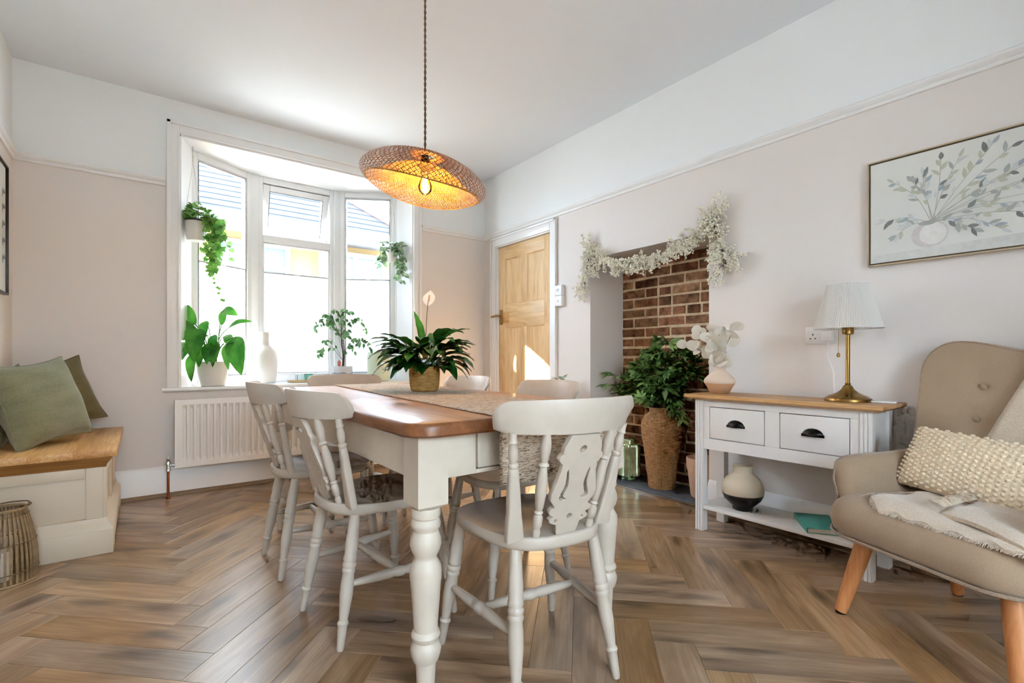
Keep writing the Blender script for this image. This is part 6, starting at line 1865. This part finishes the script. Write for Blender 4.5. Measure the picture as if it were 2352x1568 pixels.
# ================================================================== GARLAND over the fireplace
gl = thing('dried_garland', 'bleached dried-flower garland swagged over the fireplace opening', 'garland', (2.66, 2.05, 1.55))
O_ = Vector(gl.location)
gp = [(2.600, 1.46), (2.590, 1.56), (2.555, 1.69), (2.52, 1.71), (2.43, 1.655), (2.32, 1.60), (2.20, 1.575), (2.08, 1.565), (1.96, 1.58), (1.84, 1.61), (1.73, 1.645), (1.63, 1.70), (1.575, 1.725), (1.540, 1.66), (1.515, 1.56), (1.485, 1.46)]
path = [Vector((2.655 + (0.012 * sin(i)), y, z)) - O_ for i, (y, z) in enumerate(gp)]
path = catmull(path, 6)
st_ = MB(); st_.tube(path, 0.0042, 6); rr = random.Random(55); bl = MB()
OCT = [(1, 0, 0), (-1, 0, 0), (0, 1, 0), (0, -1, 0), (0, 0, 1), (0, 0, -1)]
OCF = [(0, 2, 4), (2, 1, 4), (1, 3, 4), (3, 0, 4), (2, 0, 5), (1, 2, 5), (3, 1, 5), (0, 3, 5)]
def blossom(q, r):
    e = Euler((rr.uniform(0, 3), rr.uniform(0, 3), 0)).to_matrix()
    bl.add([q + e @ Vector(v) * r * rr.uniform(0.7, 1.2) for v in OCT], OCF)
def sprig(q, d, ln, dens):
    e = q + d * ln; mdp = q.lerp(e, 0.5) + Vector((0, rr.uniform(-.2, .2), rr.uniform(-.2, .1))) * ln * 0.5
    if e.x > 0.02: e.x = 0.02
    if mdp.x > 0.02: mdp.x = 0.02
    pp_ = catmull([q, mdp, e], 4); st_.tube(pp_, 0.0009, 3)
    n_ = int(dens * ln / 0.0062)
    for k in range(n_):
        t = 0.2 + 0.8 * rr.random(); c = q.lerp(e, t) * 0.5 + mdp * 0.5 if t < 0.6 else mdp.lerp(e, (t - 0.4) / 0.6)
        c = c + Vector((rr.uniform(-1, 1), rr.uniform(-1, 1), rr.uniform(-1, 1))) * 0.010
        if c.x > 0.022: c.x = 0.022
        blossom(c, rr.uniform(0.0050, 0.0095))
NP = len(path)
for i in range(2, NP - 1):
    t = i / NP
    mid = 0.22 < t < 0.72
    for k in range(6 if mid else 5):
        if mid: d = Vector((rr.uniform(-0.5, 0.2), rr.uniform(-1.5, 0.15), rr.uniform(-1.0, 0.25)))
        else:
            up = (0.08 < t < 0.26) or (0.70 < t < 0.84)
            d = Vector((rr.uniform(-0.5, 0.2), rr.uniform(-0.9, 0.9), rr.uniform(-0.5, 1.0) if up else rr.uniform(-1.0, 0.3)))
        sprig(path[i], d.normalized(), rr.uniform(0.03, 0.085) * (1.35 if mid else 0.9), 1.25 if mid else 0.9)
for end, dirs in (((2.60, 1.47), [(0.05, 0.9, -0.5), (0, 0.6, -0.8), (0, 0.1, -1), (0, 0.9, -0.1)]), ((1.50, 1.47), [(0, -1, 0.15), (0, -1, -0.15), (0, -0.8, -0.4), (0, 0.3, -1), (0, 0.5, -0.9)]), ((1.55, 1.58), [(0, 0.25, -1), (0, 0.1, -1), (0, -0.2, -1)]), ((2.55, 1.72), [(0, 0.1, 1), (0, -0.2, 1), (0, 0.4, 0.9)]), ((1.57, 1.73), [(0, -0.5, 0.9), (0, 0.1, 1), (0, 0.5, 0.8), (0, -0.9, 0.3)]), ((2.53, 1.62), [(0, -0.4, -1), (0, -0.7, -0.7), (0, 0.1, -1)])):
    for d in dirs:
        for rep in range(3):
            dd = Vector(d) + Vector((-0.1, rr.uniform(-.25, .25), rr.uniform(-.25, .25))); sprig(Vector((2.655, *end)) - O_ + Vector((0, rr.uniform(-.02, .02), rr.uniform(-.02, .02))), dd.normalized(), rr.uniform(0.08, 0.15), 0.8)
st_.build('twigs', M['stem_brown'], gl)
tag(bl.build('blossoms', M['garland'], gl, smooth=False), kind='stuff')

# ================================================================== PICTURES
pa = thing('framed_painting', 'framed painting of a pale vase with grey-green leaves above the armchair', 'painting', (XR, 0.275, 1.575))
PWH, PHH = 0.525, 0.237
m = MB(); Xp = frame_mat((0, 0, 0), (0, 1, 0), (1, 0, 0), (0, 0, 1))
ring(m, -PWH, PWH, -PHH, PHH, 0.006, -0.034, -0.001, Xp); m.build('frame', M['frame_gold'], pa, bevel=0.001)
MB().box(-0.024, -0.002, -PWH + 0.0061, PWH - 0.0061, -PHH + 0.0061, PHH - 0.0061).build('shadow_gap', M['frame_gap'], pa, smooth=False)
canv = MB().box(-0.029, -0.0241, -PWH + 0.0125, PWH - 0.0125, -PHH + 0.0125, PHH - 0.0125).build('canvas', M['canvas'], pa, smooth=False)
paint = {}
for nm, c in (('grey', (168, 172, 168)), ('stem', (166, 164, 156)), ('dark', (122, 126, 124)), ('sage', (188, 190, 172)), ('mist', (204, 208, 207)), ('blue', (162, 170, 180)), ('vase', (206, 200, 196)), ('pale', (228, 225, 220)), ('table', (210, 210, 206))):
    paint[nm] = plain('paint_' + nm, rgb(*c), 0.8, noise=0.06, nscale=40.0)
XP = -0.0293
def flat_poly(pts, mat_key, store, dx=0.0):
    store.setdefault(mat_key, MB()).add([(XP - dx, y - 0.275, z - 1.575) for y, z in pts], [tuple(range(len(pts)))])
st = {}
flat_poly([(0.78, 1.36), (0.78, 1.385), (0.60, 1.388), (0.20, 1.40), (-0.22, 1.41), (-0.22, 1.355), (0.78, 1.352)], 'table', st)
flat_poly([(0.577 + 0.062 * cos(a) * (1 if sin(a) > -0.9 else 0.8), 1.445 + 0.056 * sin(a)) for a in [2 * pi * k / 24 for k in range(24)]], 'vase', st, 0.0002)
flat_poly([(0.567 + 0.045 * cos(a), 1.447 + 0.046 * sin(a)) for a in [2 * pi * k / 20 for k in range(20)]], 'pale', st, 0.0003)
flat_poly([(0.585 + 0.03 * cos(a), 1.495 + 0.010 * sin(a)) for a in [2 * pi * k / 16 for k in range(16)]], 'grey', st, 0.0004)
rr = random.Random(88)
def pleaf(y, z, ang, ln, wd, key, dx):
    pts = []
    for t, w in ((0, 0), (0.2, 0.7), (0.45, 1), (0.7, 0.75), (0.9, 0.3), (1, 0)): pts.append((t, w))
    o = [(t * ln, w * wd) for t, w in pts] + [(t * ln, -w * wd * 0.85) for t, w in reversed(pts[1:-1])]
    MB().add([(XP - dx, y + a * cos(ang) - b * sin(ang) - 0.275, z + a * sin(ang) + b * cos(ang) - 1.575) for a, b in o], [tuple(range(len(o)))]).build('painted_leaf', paint[key], canv, smooth=False)
ends = [(0.702, 1.698), (0.733, 1.531), (0.60, 1.70), (0.541, 1.749), (0.484, 1.739), (0.385, 1.762), (0.321, 1.742), (0.30, 1.66), (0.27, 1.60), (0.26, 1.51), (0.36, 1.424), (0.437, 1.440), (0.695, 1.457), (0.635, 1.683), (0.18, 1.70), (0.12, 1.62), (0.15, 1.54), (0.22, 1.45)]
dxc = 0.0005
for e in ends:
    b = (0.575 + rr.uniform(-.015, .015), 1.497); c = ((b[0] + e[0]) / 2 + rr.uniform(-.02, .02), (b[1] + e[1]) / 2 + 0.02)
    pts = [Vector((0, *b)), Vector((0, *c)), Vector((0, *e))]; cp = catmull(pts, 6)
    wline = 0.0011
    for p, q in zip(cp, cp[1:]):
        d = (q - p).normalized(); nrm = Vector((0, -d.z, d.y)) * wline
        flat_poly([(p.y + nrm.y, p.z + nrm.z), (q.y + nrm.y, q.z + nrm.z), (q.y - nrm.y, q.z - nrm.z), (p.y - nrm.y, p.z - nrm.z)], 'stem', st, dxc)
    for i in range(4, len(cp)):
        if rr.random() < 0.9:
            d = cp[i] - cp[i - 1]; ang = atan2(d.z, d.y) + rr.choice([-1, 1]) * rr.uniform(0.35, 0.9)
            if i == len(cp) - 1: ang = atan2(d.z, d.y)
            dxc += 0.000012
            pleaf(cp[i].y, cp[i].z, ang, rr.uniform(0.026, 0.046), rr.uniform(0.006, 0.010), rr.choice(['grey', 'grey', 'dark', 'sage', 'mist', 'mist', 'blue', 'sage']), dxc)
for key, mb in st.items():
    o = mb.build('painted_' + {'grey': 'vase_mouth', 'pale': 'vase_highlight'}.get(key, key), paint[key], canv, smooth=False)
    if key == 'stem': o['kind'] = 'stuff'

lp_ = thing('framed_print', 'black-framed botanical print on the left wall', 'picture', (XL, 3.50, 1.607))
Xp = frame_mat((0, 0, 0), (0, 1, 0), (1, 0, 0), (0, 0, 1)); m = MB(); ring(m, -0.26, 0.26, -0.347, 0.347, 0.010, 0.001, 0.024, Xp); m.build('frame', M['frame_black'], lp_, bevel=0.001)
MB().box(0.001, 0.012, -0.2499, 0.2499, -0.3369, 0.3369).build('mount', M['canvas'], lp_, smooth=False)
m = MB()
for z in (0.19, 0.11, 0.02, -0.07, -0.16):
    for y in (-0.16, -0.05, 0.06, 0.17, 0.215):
        for k in range(5):
            a = radians(-60 + 30 * k + 90 * (y > 0.2)); q = [(0, 0), (0.014, 0.006), (0.034, 0), (0.014, -0.006)]
            m.add([(0.0123, y + c * cos(a) - d * sin(a), z + c * sin(a) + d * cos(a)) for c, d in q], [(0, 1, 2, 3)])
tag(m.build('printed_sprigs', paint['dark'], lp_, smooth=False), kind='stuff')

# ================================================================== RATTAN LANTERN
ln_ = thing('rattan_lantern', 'slatted rattan lantern on the floor in front of the bench', 'lantern', (-0.452, 2.862, 0))
def lan_r(z): return 0.098 - 0.036 * (z / 0.30) ** 2.2 + 0.004 * sin(pi * z / 0.3)
sm_ = MB(); pts = [(lan_r(z), 0, z) for z in [0.008 + 0.292 * k / 8 for k in range(9)]]
secs = []
for x, _, z in pts: secs.append([(x - 0.0022, -0.0038, z), (x + 0.0022, -0.0038, z), (x + 0.0030, 0, z), (x + 0.0022, 0.0038, z), (x - 0.0022, 0.0038, z)])
sme = MB().loops(secs).mesh('slat', M['rattan'])
for k in range(36): link('slat', sme, ln_, rot=(0, 0, 2 * pi * k / 36))
for z, r, w in ((0.298, lan_r(0.298) + 0.002, 0.006), (0.275, lan_r(0.275) + 0.003, 0.002), (0.165, lan_r(0.165) + 0.0035, 0.002), (0.05, lan_r(0.05) + 0.0035, 0.002)):
    MB().tube([(r * cos(2 * pi * k / 48), r * sin(2 * pi * k / 48), z) for k in range(49)], w, 6, caps=False).build('hoop', M['rattan_dark'] if w < 0.004 else M['rattan'], ln_)
MB().lathe([(0.104, 0.0), (0.106, 0.004), (0.104, 0.010), (0.095, 0.011), (0.001, 0.011)], 40).build('base', M['rattan'], ln_)
m = MB(); m.tube(catmull([(0.066, 0, 0.30), (0.072, 0.01, 0.312), (0.06, 0.02, 0.318), (0.0, 0.05, 0.314), (-0.06, 0.02, 0.310), (-0.066, 0, 0.30)], 6), 0.003, 6)
m.tube(catmull([(0.066, 0.005, 0.298), (0.078, 0.012, 0.306), (0.07, 0.02, 0.314)], 5), 0.0025, 5); m.build('handle', M['rattan_dark'], ln_)
cn = thing('pillar_candle', 'cream pillar candle inside the rattan lantern', 'candle', (-0.465, 2.855, 0.0115))
MB().lathe([(0.038, 0.0), (0.039, 0.002), (0.039, 0.113), (0.036, 0.117), (0.02, 0.114), (0.001, 0.113)], 28).build('wax', M['candle'], cn)
MB().tube([(0, 0, 0.112), (0.001, 0, 0.124)], 0.0012, 5).build('wick', M['black_iron'], cn)
